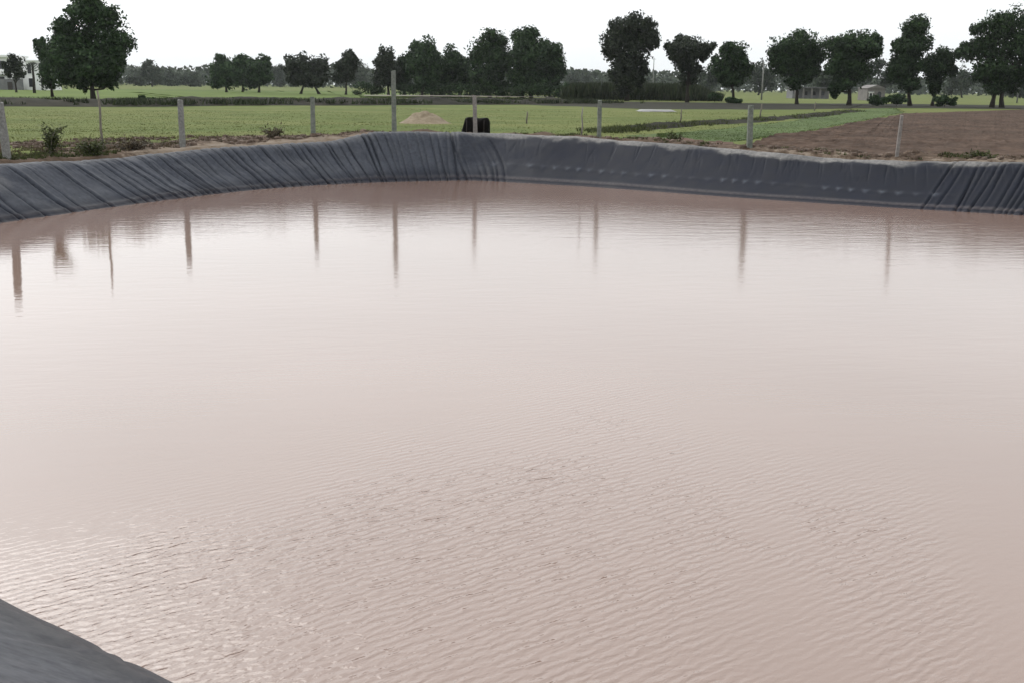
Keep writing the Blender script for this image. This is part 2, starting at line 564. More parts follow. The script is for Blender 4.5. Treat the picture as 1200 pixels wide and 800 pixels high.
def s_of_px(px, off=RUN):
    """arc position on the two visible far banks whose point at this offset shows at photograph column px"""
    x, y, z, nx, ny = loop_frame(_SS)
    pts = np.stack([x + nx * off, y + ny * off, z], 1)
    q = project(pts)[:, 0]
    ok = (pts[:, 1] > 18) & (_SS < 75)
    q = np.where(ok, q, 1e9)
    return _SS[np.argmin(np.abs(q - px))]


# ------------------------------------------------------------------ ground
def build_ground():
    s = np.concatenate([np.arange(0, 66, 0.16), np.arange(66, S_TOT, 0.6)])
    offs = np.concatenate([np.arange(2.1, 8, 0.12), np.geomspace(8, 60, 34), [75, 95, 120, 160, 220, 300, 450, 700, 1100, 1800, 3000]])
    x, y, z, nx, ny = loop_frame(s, 1.2)
    X = x[:, None] + nx[:, None] * offs; Y = y[:, None] + ny[:, None] * offs
    Z = ground_profile(np.broadcast_to(offs, X.shape), np.broadcast_to(z[:, None], X.shape), X, Y)
    V = np.stack([X, Y, Z], -1).reshape(-1, 3)
    me = mesh_np('ground', V, grid_faces(len(s), len(offs), True)[:, ::-1], True)
    O = np.broadcast_to(offs, X.shape)
    px = np.clip(project(V)[:, 0].reshape(X.shape), -2000, 3000)
    px = np.where(Y > 5, px, -2000)
    wob = (fbm(X * 0.25, Y * 0.25, 3) - 0.5) * 5
    left = sstep(640, 480, px)
    width = 4.0 + 9.0 * sstep(40, 330, px) * left + 2.0 * sstep(640, 900, px) + 4.0 * sstep(690, 760, px) * sstep(940, 880, px)
    soil = sstep(width + 1.8, width - 1.8, O + wob)
    tan = sstep(3.9, 2.7, O + wob * 0.25) * (0.12 + 0.58 * sstep(90, 200, px) * sstep(470, 420, px) + 0.35 * sstep(760, 900, px))
    colr = np.stack([soil, tan, np.zeros_like(soil), np.ones_like(soil)], -1).reshape(-1, 4)
    ca = me.color_attributes.new('soil', 'FLOAT_COLOR', 'POINT')
    ca.data.foreach_set('color', colr.astype(np.float32).ravel())
    return tag(link('ground', me, M['ground']), kind='structure')


build_ground()

# ------------------------------------------------------------------ water
def build_water():
    # polar fan of the outline, pushed 0.4 m into the bank so that the liner cuts the water's edge
    s = np.arange(0, S_TOT, 0.25)
    x, y, z, nx, ny = loop_frame(s, 1.2)
    cx, cy = 0.3, 15.0
    ox, oy = x + nx * 0.35, y + ny * 0.35
    ts = np.concatenate([[0.0], np.linspace(0.02, 1, 110)])
    X = cx + (ox[:, None] - cx) * ts; Y = cy + (oy[:, None] - cy) * ts
    V = np.stack([X, Y, np.full_like(X, WZ)], -1).reshape(-1, 3)
    me = mesh_np('water', V, grid_faces(len(s), len(ts), True)[:, ::-1], True)
    X = X.ravel(); Y = Y.ravel()
    wob = (fbm(X * 0.5, Y * 0.5, 40) - 0.5)
    # wind patches on the near water
    e1 = (Y - (11.0 + 0.78 * X)) + wob * 3.4                # far edge of the main patch, runs away to the right
    a1 = sstep(1.3, -3.2, e1) * sstep(2.4, 0.2, X + wob * 1.5 - (Y - 8) * 0.06)
    q = fbm(X * 0.7, Y * 0.45, 55)
    a2 = sstep(10.2, 6.4, Y + wob * 4) * sstep(0.36, 0.6, q) * sstep(3.2, 2.3, X - (Y - 6) * 0.28 + wob)
    a2 = a2 * sstep(0.9, 1.3, X)
    a3 = 0.12 * sstep(0.6, 0.75, fbm(X * 0.35, Y * 0.5, 77)) * sstep(16, 9, Y)
    rip = np.clip(a1 + 0.8 * a2 + a3, 0, 1)
    rip = np.clip(rip + 0.16 * sstep(9.5, 6.0, Y), 0, 1) ** 1.5
    rip = np.minimum(rip * (0.6 + 0.55 * fbm(X * 0.8, Y * 0.8, 91)), 0.85)
    blur = sstep(-7, 3, X) * sstep(13, 20, Y) + 0.25 * sstep(14, 22, Y)
    # breeze along the far right bank
    o = bank_coords(X, Y)[0]
    sw = 0.15 + 0.14 * sstep(-4, 5, X) * sstep(15, 22, Y) + 0.22 * sstep(-12, -3, o) * sstep(20, 26, Y) + 0.30 * sstep(2, 9, X) * sstep(22, 28, Y)
    colr = np.stack([rip, sw, np.clip(blur, 0, 1), np.ones_like(rip)], -1)
    ca = me.color_attributes.new('ripple', 'FLOAT_COLOR', 'POINT')
    ca.data.foreach_set('color', colr.astype(np.float32).ravel())
    return tag(link('water', me, M['water']), kind='structure')


build_water()

# ------------------------------------------------------------------ pond liner
FOLDS = []      # (s at crest, lean, depth, width, strength of groove)


def add_folds():
    r = random.Random(5)
    def run(pa, pb, gap_lo, gap_hi, amp, lean0, lean1, wide=1.0):
        px = pa
        while px < pb:
            s0 = s_of_px(px)
            k = (px - pa) / max(pb - pa, 1)
            big = r.random() < 0.36
            a = amp * (r.uniform(0.9, 1.4) if big else r.uniform(0.25, 0.75))
            FOLDS.append((s0, lean0 + (lean1 - lean0) * k + r.uniform(-0.12, 0.12), a, wide * r.uniform(0.8, 1.25), r.uniform(0, 1)))
            px += r.uniform(gap_lo, gap_hi)
    run(-140, 95, 14, 40, 0.9, 0.15, 0.2, 1.1)
    run(100, 430, 4, 14, 1.15, 0.15, 0.05, 0.9)
    run(432, 535, 5.5, 12, 0.9, 0.0, -0.1)
    run(520, 575, 6, 12, 0.55, 0.5, 1.1)
    run(1118, 1330, 9, 20, 0.55, -0.45, -0.8, 0.85)
    sn = _SS[np.argmin((_LX + 3.2) ** 2 + (_LY - 6.2) ** 2)]
    for ds_, le, am in ((-1.6, .5, .5), (-.9, -.4, .45), (-.3, .6, .35), (.35, .5, .5), (.8, .2, .4), (1.5, -.3, .5), (2.2, .4, .4)):
        FOLDS.append((sn + ds_, le, am * .22, 2.0, .5))


add_folds()


def fold_disp(s, t):
    """s, t grids; t = 0 at the water's edge, 1 at the crest. Displacement along the outward-up normal"""
    d = np.zeros_like(s)
    for (s0, lean, a, w, q) in FOLDS:
        c = s0 + lean * (1 - t) + 0.012 * np.sin(t * 5 + s0 * 7) + 0.02 * (vnoise(t * 3.0, s0 * 3.3 + 0 * t, 3) - 0.5)
        u = (s - c) / w
        near = np.abs(u) < 0.6
        if not near.any(): continue
        uu = u[near]; tt = t[near]
        env = sstep(1.22, 0.98, tt) * (0.72 + 0.28 * np.sin(tt * 3 + q * 6))
        sh = 0.030 * np.exp(-((uu + 0.06) / 0.065) ** 2) - 0.175 * np.exp(-np.abs(uu - 0.030) / 0.022) + 0.022 * np.exp(-((uu - 0.13) / 0.06) ** 2)
        d[near] += a * env * sh
    return d


def liner_panel(s0, s1, ds, name, parent):
    s = np.linspace(s0, s1, int((s1 - s0) / ds) + 2)
    t = np.concatenate([np.linspace(-0.45, 0, 5), np.linspace(0.03, 1.0, 34), [1.04, 1.08, 1.13, 1.18, 1.24, 1.30]])
    x, y, zc, nx, ny = loop_frame(s, 0.6)
    T, S = np.meshgrid(t, s)
    zc = zc[:, None]; Hh = zc - WZ
    off = RUN * np.minimum(T, 1.0) + np.clip(T - 1.0, 0, 1) * 1.6
    # rounded crest
    z = WZ + Hh * np.minimum(T, 1.0)
    z = z - 0.05 * np.exp(-((T - 1.0) / 0.06) ** 2) - 0.16 * sstep(1.12, 1.30, T)
    # sag of the sheet below the crest and slight belly
    z = z - 0.06 * np.sin(np.clip(T, 0, 1) * math.pi)
    lump = (fbm(S * 0.5, T * 1.4, 60) - 0.5) * 0.16 + (fbm(S * 1.9, T * 3.0, 61) - 0.5) * 0.05
    crest_l = (fbm(S * 0.55, S * 0 + 3.3, 64) - 0.5) * 0.11 * sstep(0.75, 1.0, T) + (fbm(S * 2.1, S * 0 + 9.3, 65) - 0.5) * 0.05 * sstep(0.85, 1.0, T)
    lump = lump * (1 - 0.7 * sstep(0, 3, S - (S_TOT - 26))) * (1 - 0.75 * sstep(S_C, S_C + 3, S) * sstep(S_R + 3, S_R, S))
    d = fold_disp(S, T) + lump * sstep(-0.3, 0.2, T) * sstep(1.25, 1.0, T)
    # shallow drag wrinkles hanging from the crest of the smooth bank
    wr = np.abs(fbm(S * 2.4 + T * 1.2, T * 0.7, 70) - 0.5)
    d = d - 0.012 * np.exp(-(wr / 0.035) ** 2) * sstep(0.35, 0.9, T) * sstep(1.2, 1.0, T)
    # welded seam with small puckers, part-way up the far bank
    sa, sb = s_of_px(556, 1.0), s_of_px(1118, 1.0)
    tm = 0.36 + 0.02 * np.sin(S * 0.7)
    on = sstep(sa - .2, sa + .4, S) * sstep(sb + .4, sb - .2, S)
    ph = S / 0.47 + 0.9 * vnoise(S * 0.9, S * 0, 8)
    puck = np.exp(-(((ph % 1.0) - 0.5) / 0.20) ** 2) * np.exp(-((T - tm - 0.03 * np.abs((ph % 1) - .5) * 4) / 0.035) ** 2) * (0.1 + 1.0 * vnoise(np.floor(ph) * 1.7, S * 0, 12))
    d = d + on * (0.020 * puck + 0.010 * np.exp(-((T - tm) / 0.02) ** 2))
    # folded lip just over the water
    d = d + 0.03 * np.exp(-((T - 0.105) / 0.022) ** 2)
    sl = np.arctan2(Hh, RUN)
    X = x[:, None] + nx[:, None] * (off - d * np.sin(sl))
    Y = y[:, None] + ny[:, None] * (off - d * np.sin(sl))
    Z = z + d * np.cos(sl) + crest_l
    V = np.stack([X, Y, Z], -1).reshape(-1, 3)
    me = mesh_np(name, V, grid_faces(len(s), len(t))[:, ::-1], True)
    nz = fbm(S * 1.4, T * 4, 80)
    px = np.where(Y > 8, np.clip(project(V)[:, 0].reshape(X.shape), -500, 1800), -500)
    # silt blown over the crest, heaviest on the far right bank
    far = sstep(470, 640, px)
    edge = 1.0 - 0.16 * far * (nz - 0.35) * 2
    dust = sstep(edge - 0.05, edge + 0.05, T) * (0.35 + 1.0 * far * fbm(S * 0.8, S * 0, 90)) + 0.25 * sstep(0, 2, S - (S_TOT - 26))
    dust = dust + 0.35 * sstep(0.62, 0.8, fbm(S * 1.1, T * 3.5, 83)) * sstep(0.2, 0.9, T) * sstep(150, 30, px)
    painted_sheen = (0.32 + 0.2 * (nz - 0.45)) * (1 - far) * sstep(0.10, 0.35, T)  # brighter light on left and near banks, painted as a paler tone
    mud = np.exp(-((T - 0.10) / 0.022) ** 2) * (0.35 + 0.5 * far) + 0.35 * sstep(0.06, 0.0, T)
    col = np.stack([np.clip(dust, 0, 1), np.clip(mud, 0, 1), np.clip(on * puck * 0.6 + painted_sheen, 0, 1), np.ones_like(dust)], -1).reshape(-1, 4)
    ca = me.color_attributes.new('dust', 'FLOAT_COLOR', 'POINT')
    ca.data.foreach_set('color', col.astype(np.float32).ravel())
    return link(name, me, M['liner'], parent)


pond_liner = thing('pond_liner', (0, 0, 0), 'dark grey plastic sheet lining the sloping banks of the muddy pond', 'pond liner')
S_C = s_of_px(556, 0.0)
S_R = s_of_px(1330, 0.0) + 2.5
liner_panel(0, S_C, 0.014, 'side_panel', pond_liner)['label'] = 'pleated liner on the left bank, folds running down to the water'
liner_panel(S_C, S_R, 0.018, 'side_panel', pond_liner)['label'] = 'smooth darker liner on the far right bank with a row of weld marks'
liner_panel(S_R, S_TOT - 26, 0.12, 'side_panel', pond_liner)
liner_panel(S_TOT - 26, S_TOT, 0.05, 'side_panel', pond_liner)['label'] = 'grey liner of the near bank at the bottom left corner'

# ------------------------------------------------------------------ fields, bund, track
def sheet(name, pxpoly, lift, material, res=60, wob=0.5, relief=0.0, seed=1, freq=0.5):
    """a field between two rows of photograph points (near edge, far edge), lying on the ground"""
    near, far = pxpoly
    N = np.array([P(a, b, ZG)[:2] for a, b in near]); F = np.array([P(a, b, ZG)[:2] for a, b in far])
    def res_(A, n):
        L = np.concatenate([[0], np.cumsum(np.linalg.norm(np.diff(A, axis=0), axis=1))])
        t = np.linspace(0, L[-1], n)
        return np.stack([np.interp(t, L, A[:, 0]), np.interp(t, L, A[:, 1])], 1)
    nu, nv = res * 3, res
    N = res_(N, nu); F = res_(F, nu)
    N += (np.stack([fbm(N[:, 0] * .6, N[:, 1] * .6, seed), fbm(N[:, 0] * .6, N[:, 1] * .6, seed + 3)], 1) - .5) * wob * 2
    F += (np.stack([fbm(F[:, 0] * .3, F[:, 1] * .3, seed + 5), fbm(F[:, 0] * .3, F[:, 1] * .3, seed + 8)], 1) - .5) * wob * 4
    v = np.linspace(0, 1, nv) ** 1.3
    G = N[:, None] * (1 - v[None, :, None]) + F[:, None] * v[None, :, None]
    X, Y = G[..., 0], G[..., 1]
    Z = gz(X.ravel(), Y.ravel()).reshape(X.shape) + lift
    edge = np.minimum(np.minimum(v, 1 - v)[None, :] * 12, 1) * np.minimum(np.minimum(np.arange(nu), nu - 1 - np.arange(nu)) / 8, 1)[:, None]
    Z = Z - 0.05 * (1 - edge) + relief * edge * (fbm(X * freq, Y * freq, seed + 11) - 0.35)
    me = mesh_np(name, np.stack([X, Y, Z], -1).reshape(-1, 3), grid_faces(nu, nv), True)
    return tag(link(name, me, material), kind='structure')


sheet('meadow', ([(-260, 117.0), (0, 118.5), (250, 117.5), (440, 115.5), (560, 116)], [(-260, 99.6), (0, 103.2), (250, 105.5), (440, 107.5), (560, 108.5)]), 0.03, M['meadow'], 40, 2.0)
sheet('young_crop_field', ([(690, 160), (770, 163), (860, 168), (900, 163), (985, 148), (1062, 132)], [(690, 158), (770, 157), (840, 152.5), (930, 141), (1000, 129), (1050, 126.5)]), 0.03, M['strip'], 40, 0.5)
sheet('ploughed_field', ([(858, 176), (960, 184), (1060, 190), (1200, 196), (1420, 205)], [(892, 164), (985, 149), (1062, 133.2), (1200, 128.5), (1420, 129)]), 0.045, M['plough'], 170, 0.4, 0.24, 4, 1.9)
sheet('track_painted_shade', ([(560, 120.4), (660, 125), (760, 128.5), (900, 129), (1050, 127), (1250, 129)], [(560, 118.4), (640, 118.5), (760, 120), (900, 121.5), (1050, 122), (1250, 124.5)]), 0.06, M['earth_painted_shade'], 40, 1.0)  # earth track, its colour darkened to stand for shade under the trees
sheet('pale_track', ([(425, 114.6), (520, 115.2), (650, 116.2)], [(425, 113.4), (520, 114.0), (650, 115.0)]), 0.35, M['sheet_soil'], 30, 0.4)
sheet('red_soil_verge', ([(740, 168), (800, 172), (870, 178)], [(740, 163.5), (800, 164), (870, 170)]), 0.05, M['redsoil'], 50, 0.5, 0.2, 6, 1.5)


def ridge(name, pts, height, width, material, label, cat, seed, nseg=260):
    """long low bank of earth along photograph points on the field level"""
    A = np.array([P(a, b, ZG)[:2] for a, b in pts])
    L = np.concatenate([[0], np.cumsum(np.linalg.norm(np.diff(A, axis=0), axis=1))])
    t = np.linspace(0, L[-1], nseg)
    X0 = np.interp(t, L, A[:, 0]); Y0 = np.interp(t, L, A[:, 1])
    tx, ty = np.gradient(X0), np.gradient(Y0); q = np.hypot(tx, ty); nx, ny = -ty / q, tx / q
    v = np.linspace(-1, 1, 17)
    X = X0[:, None] + nx[:, None] * v * width; Y = Y0[:, None] + ny[:, None] * v * width
    prof = (1 - np.abs(v) ** 1.6)[None, :]
    end = sstep(0, 6, t)[:, None] * sstep(L[-1], L[-1] - 6, t)[:, None]
    Z = ZG - 0.12 + (height * (0.45 + 1.1 * fbm(X * .22, Y * .22, seed)) * prof + 0.25 * (fbm(X * 1.1, Y * 1.1, seed + 2) - .5) * prof) * end
    me = mesh_np(name, np.stack([X, Y, Z], -1).reshape(-1, 3), grid_faces(nseg, 17), True)
    return tag(link(name, me, material), label, cat)


BUND = [(-160, 121), (0, 123.5), (150, 124), (300, 123), (440, 122.5), (560, 122), (690, 122)]
ridge('earth_bund', BUND, 0.75, 5.5, M['bund'], 'long low dark bund of earth and weeds between the two left meadows', 'earth bank', 31)
RIDGE2 = [(700, 156.5), (770, 150), (850, 144.5), (930, 139), (1010, 130)]
ridge('grassy_ridge', RIDGE2, 0.28, 1.6, M['bund'], 'dark weedy ridge along the upper edge of the bright green strip', 'earth bank', 37)

# ------------------------------------------------------------------ leaves
def leaf_quads(C, Nrm, size, r, aspect=0.55):
    """quads of leaf clumps around centres C"""
    n = len(C)
    Nrm = Nrm + r.normal(0, 0.75, (n, 3)); Nrm /= np.linalg.norm(Nrm, axis=1)[:, None]
    U = np.cross(Nrm, r.normal(0, 1, (n, 3))); U /= np.linalg.norm(U, axis=1)[:, None]
    W = np.cross(Nrm, U)
    sz = size * r.uniform(0.55, 1.35, n)[:, None]
    a = sz * 0.5; b = sz * 0.5 * aspect
    bend = Nrm * sz * 0.12
    V = np.stack([C - U * a, C + W * b - bend, C + U * a, C - W * b - bend], 1).reshape(-1, 3)
    return V, np.arange(n * 4).reshape(n, 4)


def crown_points(lobes, n, r, shell=0.72, sub=14):
    """lobes: (centre, radii) ellipsoids in metres; points on smaller clumps covering each lobe"""
    vol = np.array([(q[1][0] * q[1][1] * q[1][2]) ** (2 / 3) for q in lobes]); vol /= vol.sum()
    Cs, Ns = [], []
    for (c, rad), f in zip(lobes, vol):
        k = max(int(n * f), 30)
        d = r.normal(0, 1, (sub, 3)); d /= np.linalg.norm(d, axis=1)[:, None]
        sc = d * r.uniform(0.45, 0.78, sub)[:, None]
        sr = r.uniform(0.28, 0.5, sub)
        i = r.integers(0, sub, k)
        e = r.normal(0, 1, (k, 3)); e /= np.linalg.norm(e, axis=1)[:, None]
        rad_f = np.where(r.random(k) < shell, r.uniform(0.75, 1.1, k), r.uniform(0.1, 0.8, k))
        rad_f = np.where(r.random(k) < 0.05, r.uniform(1.05, 1.3, k), rad_f)      # stray twigs outside the clump
        p = sc[i] + e * sr[i][:, None] * rad_f[:, None]
        core = r.random(k) < 0.30
        p[core] = e[core] * (r.random(core.sum()) ** 0.4 * 0.7)[:, None]
        Cs.append(np.asarray(c) + p * np.asarray(rad)); Ns.append(e + p * 0.5)
    return np.vstack(Cs), np.vstack(Ns)


def tree(name, label, d, trunk_px, lobes_px, n, mat, group=None, trunk_w=0.3, leaf=0.5, seed=0, trunks=None, sub=14, depth=0.9, dense=1.0, cat='tree', leaves_part='crown', zb=None):
    r = np.random.default_rng(1000 + seed)
    gp = at(trunk_px, horizon(trunk_px), d)
    zb = float(gz(gp[0], gp[1])[0]) - 0.1 if zb is None else zb
    base = np.array([gp[0], gp[1], zb])
    root = thing(name, tuple(base), label, cat, group)
    lobes = []
    k = d / FPX
    for (cx, cy, rx, ry) in lobes_px:
        dd = d + r.uniform(-0.35, 0.35) * rx * k * depth
        c = at(cx, cy, dd) - base
        lobes.append((c, (rx * k * 1.15, max(rx, ry) * k * depth * 1.1, ry * k * 1.12)))
    big = list(lobes)
    for (c, rd) in big:
        for _ in range(3):
            v = r.normal(0, 1, 3); v /= np.linalg.norm(v)
            f = r.uniform(.28, .5)
            lobes.append((np.asarray(c) + v * np.asarray(rd) * r.uniform(.7, .95), tuple(q * f for q in rd)))
    C, N = crown_points(lobes, int(n * dense), r, sub=sub)
    lobes = big
    ok = C[:, 2] > 0.25
    V, F = leaf_quads(C[ok], N[ok], leaf, r)
    link(leaves_part, mesh_np(name + '_crown', V, F), mat, root)
    mb = MB()
    top = max(l[0][2] for l in lobes)
    for j, tx in enumerate(trunks or [trunk_px]):
        b0 = at(tx, horizon(tx), d) - base; b0[2] = 0
        cen = np.mean([l[0] for l in lobes], 0)
        pts = []; rad = []
        for i in range(7):
            f = i / 6
            q = b0 * (1 - f) + np.array([cen[0], cen[1], top * 0.72]) * f
            q[2] = top * 0.72 * f
            q[:2] += r.normal(0, 0.05, 2) * (i > 0) * top * 0.08
            pts.append(q); rad.append(trunk_w * (1.35 if i == 0 else 1 - 0.72 * f))
        mb.tube(pts, rad, 8)
        for (c, rd) in lobes:
            s = pts[2] * 0.5 + pts[3] * 0.5 if c[2] > pts[3][2] else pts[2]
            if c[2] < s[2]: s = pts[1]
            mid = s * 0.45 + c * 0.55 + r.normal(0, 0.12, 3) * rd[0]
            mb.tube([s, mid, c], [trunk_w * 0.5, trunk_w * 0.32, trunk_w * 0.08], 5)
    mb.build('trunk', M['bark'], root, True)
    return root


G_ROW = 'trees along the far side of the fields'
TREES = [
 # name, label, d, trunk px, lobes, n, mat, trunk_w, leaf
 ('broadleaf_tree', 'largest tree on the left, dense round crown over a short trunk', 126, 108,
  [(104, 18, 32, 24), (84, 44, 24, 24), (124, 44, 26, 28), (100, 68, 38, 26), (74, 72, 18, 24), (132, 74, 18, 20), (103, 5, 24, 12), (96, 99, 6, 9), (129, 98, 6, 9), (140, 50, 12, 14), (84, 92, 22, 10), (118, 90, 18, 10), (72, 36, 10, 13), (138, 66, 10, 14), (100, 88, 34, 13), (72, 54, 16, 16)], 11000, 'leaf_b', .28, .42, None),
 ('broadleaf_tree', 'narrow dark tree tucked against the left side of the largest left tree', 150, 60,
  [(52, 62, 9, 15), (58, 82, 13, 18)], 2400, 'leaf', .2, .45, None),
 ('broadleaf_tree', 'small thin-leaved tree in front of the white house', 200, 18,
  [(17, 72, 10, 9), (20, 85, 9, 8), (10, 82, 7, 8)], 900, 'leaf_c', .18, .5, None),
 ('broadleaf_tree', 'round tree at the left end of the three-tree clump beyond the left meadow', 260, 265,
  [(262, 82, 17, 14), (258, 92, 14, 11), (271, 90, 12, 12)], 3200, 'leaf_b', .3, .8, None),
 ('broadleaf_tree', 'middle tree of the three-tree clump beyond the left meadow', 275, 284,
  [(281, 80, 12, 13), (287, 92, 12, 11)], 2400, 'leaf_b', .3, .8, None),
 ('broadleaf_tree', 'tree with a small knob on top, right of the three-tree clump', 262, 303,
  [(301, 80, 13, 13), (313, 74, 6, 7), (306, 92, 14, 11), (296, 93, 9, 10)], 3000, 'leaf_b', .3, .8, None),
 ('broadleaf_tree', 'wide dark twin-headed tree standing alone right of the three-tree clump', 240, 356,
  [(352, 76, 16, 15), (374, 78, 13, 14), (347, 90, 12, 11), (368, 92, 18, 10)], 4200, 'leaf_c', .3, .7, [352, 374]),
 ('broadleaf_tree', 'small upright dark tree just left of the tallest post', 235, 405,
  [(407, 74, 12, 13), (404, 86, 12, 12), (410, 66, 7, 7)], 2600, 'leaf_c', .25, .65, None),
 ('broadleaf_tree', 'dark tree rising directly behind the tallest post', 222, 455,
  [(453, 72, 12, 16), (449, 90, 13, 13), (461, 88, 10, 14)], 3000, 'leaf_c', .3, .65, None),
 ('broadleaf_tree', 'low tree filling the gap right of the tallest post', 226, 473,
  [(473, 76, 9, 12), (474, 93, 10, 12)], 1800, 'leaf', .3, .65, None),
 ('broadleaf_tree', 'pale-topped tree with two slim trunks, above the sand heap', 216, 500,
  [(498, 66, 17, 18), (497, 88, 17, 18), (508, 75, 11, 14)], 4200, 'leaf_b', .3, .65, [494, 506]),
 ('broadleaf_tree', 'low broad tree between the sand heap and the black bundle', 224, 531,
  [(530, 74, 18, 18), (524, 92, 18, 14), (544, 88, 14, 16)], 4000, 'leaf', .3, .65, [525, 540]),
 ('broadleaf_tree', 'tall domed tree straight above the black bundle', 214, 574,
  [(574, 54, 19, 20), (568, 78, 20, 20), (586, 72, 14, 20), (574, 98, 18, 11)], 6000, 'leaf', .35, .62, None),
 ('broadleaf_tree', 'tallest peaked tree in the middle clump', 210, 618,
  [(615, 46, 16, 18), (616, 70, 19, 20), (608, 90, 14, 14), (624, 90, 16, 14)], 6000, 'leaf', .35, .62, [612, 623]),
 ('broadleaf_tree', 'tree closing the right end of the middle clump', 213, 645,
  [(643, 62, 15, 16), (647, 82, 16, 18), (636, 94, 14, 11)], 4500, 'leaf', .35, .62, None),
 ('broadleaf_tree', 'tall leafy tree standing alone behind the tall crop', 186, 735,
  [(738, 32, 22, 16), (726, 52, 20, 18), (753, 50, 20, 18), (737, 70, 20, 18), (735, 90, 16, 16), (716, 58, 10, 10), (765, 47, 9, 10), (722, 88, 9, 10), (750, 82, 9, 14), (728, 106, 10, 8)], 8500, 'leaf_c', .36, .55, None),
 ('broadleaf_tree', 'mop-headed tree on a straight trunk at the end of the tall crop', 178, 806,
  [(806, 56, 20, 15), (791, 63, 11, 12), (824, 60, 11, 12), (806, 76, 14, 14), (800, 92, 5, 8), (812, 92, 5, 8)], 4800, 'leaf_c', .3, .5, None),
 ('broadleaf_tree', 'small pear-shaped tree, third from the tall crop', 172, 862,
  [(858, 68, 19, 15), (846, 82, 13, 13), (870, 80, 11, 14), (858, 92, 15, 12), (855, 57, 9, 7), (839, 72, 6, 6)], 4800, 'leaf', .26, .5, None),
 ('broadleaf_tree', 'neat round-headed tree on a thin trunk behind the mid-right posts', 168, 935,
  [(935, 56, 26, 18), (915, 68, 15, 16), (956, 66, 14, 16), (935, 78, 24, 18), (932, 96, 12, 8)], 7500, 'leaf', .26, .48, None),
 ('broadleaf_tree', 'spiky-topped tree in front of the grey bungalow', 164, 996,
  [(1000, 56, 24, 18), (984, 72, 17, 18), (1014, 58, 15, 18), (998, 82, 20, 18), (988, 98, 13, 10), (1024, 56, 9, 16), (978, 105, 6, 8)], 8000, 'leaf', .34, .48, None),
 ('broadleaf_tree', 'tall slim tree right of the arched house', 166, 1068,
  [(1070, 36, 16, 15), (1072, 52, 18, 14), (1064, 68, 17, 16), (1058, 84, 18, 16), (1066, 98, 13, 10), (1052, 52, 6, 7), (1046, 86, 9, 12)], 7000, 'leaf', .3, .48, None),
 ('broadleaf_tree', 'small tree between the tall slim tree and the right edge tree', 168, 1094,
  [(1103, 70, 16, 14), (1094, 84, 13, 12), (1112, 80, 9, 10), (1096, 100, 8, 10)], 3600, 'leaf', .26, .48, None),
 ('broadleaf_tree', 'big spreading two-trunked tree cut by the right edge', 158, 1168,
  [(1168, 32, 20, 18), (1190, 28, 20, 18), (1148, 56, 18, 16), (1176, 58, 26, 20), (1200, 60, 22, 26), (1160, 84, 26, 18), (1186, 90, 22, 16), (1134, 62, 11, 10), (1215, 40, 18, 20), (1168, 102, 16, 10)], 11000, 'leaf', .32, .46, [1164, 1176]),
]
for i, (nm, lb, d, tp, lobes, n, mt, tw, lf, trs) in enumerate(TREES):
    tree(nm, lb, d, tp, lobes, n, M[mt], G_ROW, tw, lf, i, trs, dense=2.3)

# paler trees far behind
FAR = [
 (560, 164, [(163, 92, 13, 11)], 'hazy tree at the left end of the pale row behind the left meadow'),
 (520, 178, [(178, 88, 11, 13), (176, 74, 4, 5)], 'hazy tree with a tuft poking from its top in the pale row'),
 (600, 201, [(200, 95, 12, 9)], 'low hazy tree in the middle of the pale row'),
 (560, 223, [(222, 93, 15, 10)], 'hazy tree at the right end of the pale row, before the three-tree clump'),
 (640, 328, [(328, 90, 11, 12)], 'pale far tree in the gap left of the wide twin-headed tree'),
 (620, 425, [(425, 88, 11, 13), (416, 95, 8, 8)], 'pale far tree in the gap left of the tallest post'),
 (640, 672, [(671, 93, 8, 9)], 'small pale far tree right of the middle clump'),
 (660, 692, [(692, 92, 12, 8)], 'pale far tree just left of the lone tall leafy tree'),
 (420, 831, [(832, 90, 14, 14)], 'grey far tree showing between the mop-headed and pear-shaped trees'),
 (430, 889, [(888, 86, 13, 17), (900, 95, 10, 12)], 'grey far tree behind the pale utility pole'),
 (400, 967, [(966, 94, 14, 14)], 'grey far tree in the gap right of the round-headed tree'),
 (420, 1028, [(1024, 84, 12, 12), (1044, 90, 14, 14)], 'grey far tree above the roof of the arched house'),
 (430, 1128, [(1126, 96, 18, 16)], 'grey far tree left of the right edge tree'),
 (440, 1196, [(1196, 104, 20, 12)], 'low grey far tree at the right edge under the big crown'),
]
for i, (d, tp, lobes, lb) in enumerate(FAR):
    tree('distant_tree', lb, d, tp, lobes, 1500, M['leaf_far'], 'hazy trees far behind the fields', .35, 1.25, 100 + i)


# the far-off wood that closes the horizon: one mass
def far_wood():
    r = np.random.default_rng(77)
    n = 42000
    x = r.uniform(-500, 1700, n)
    d = r.uniform(640, 900, n)
    X = (x - 600) / FPX * d; Y = d
    h = 6 + 11 * fbm(X * 0.018, Y * 0.004, 5) ** 1.3 + 5 * (fbm(X * 0.07, Y * 0.01, 8) - .4)
    Z = ZG + np.clip(h, 3, 30) * r.random(n) ** 0.6
    C = np.stack([X, Y, Z], 1)
    V, F = leaf_quads(C, np.tile([0, -.3, .6], (n, 1)), 3.2, r, 0.7)
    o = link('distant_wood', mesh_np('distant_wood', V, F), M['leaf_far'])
    tag(o, 'pale continuous line of woodland along the horizon', 'woodland', kind='stuff')


far_wood()

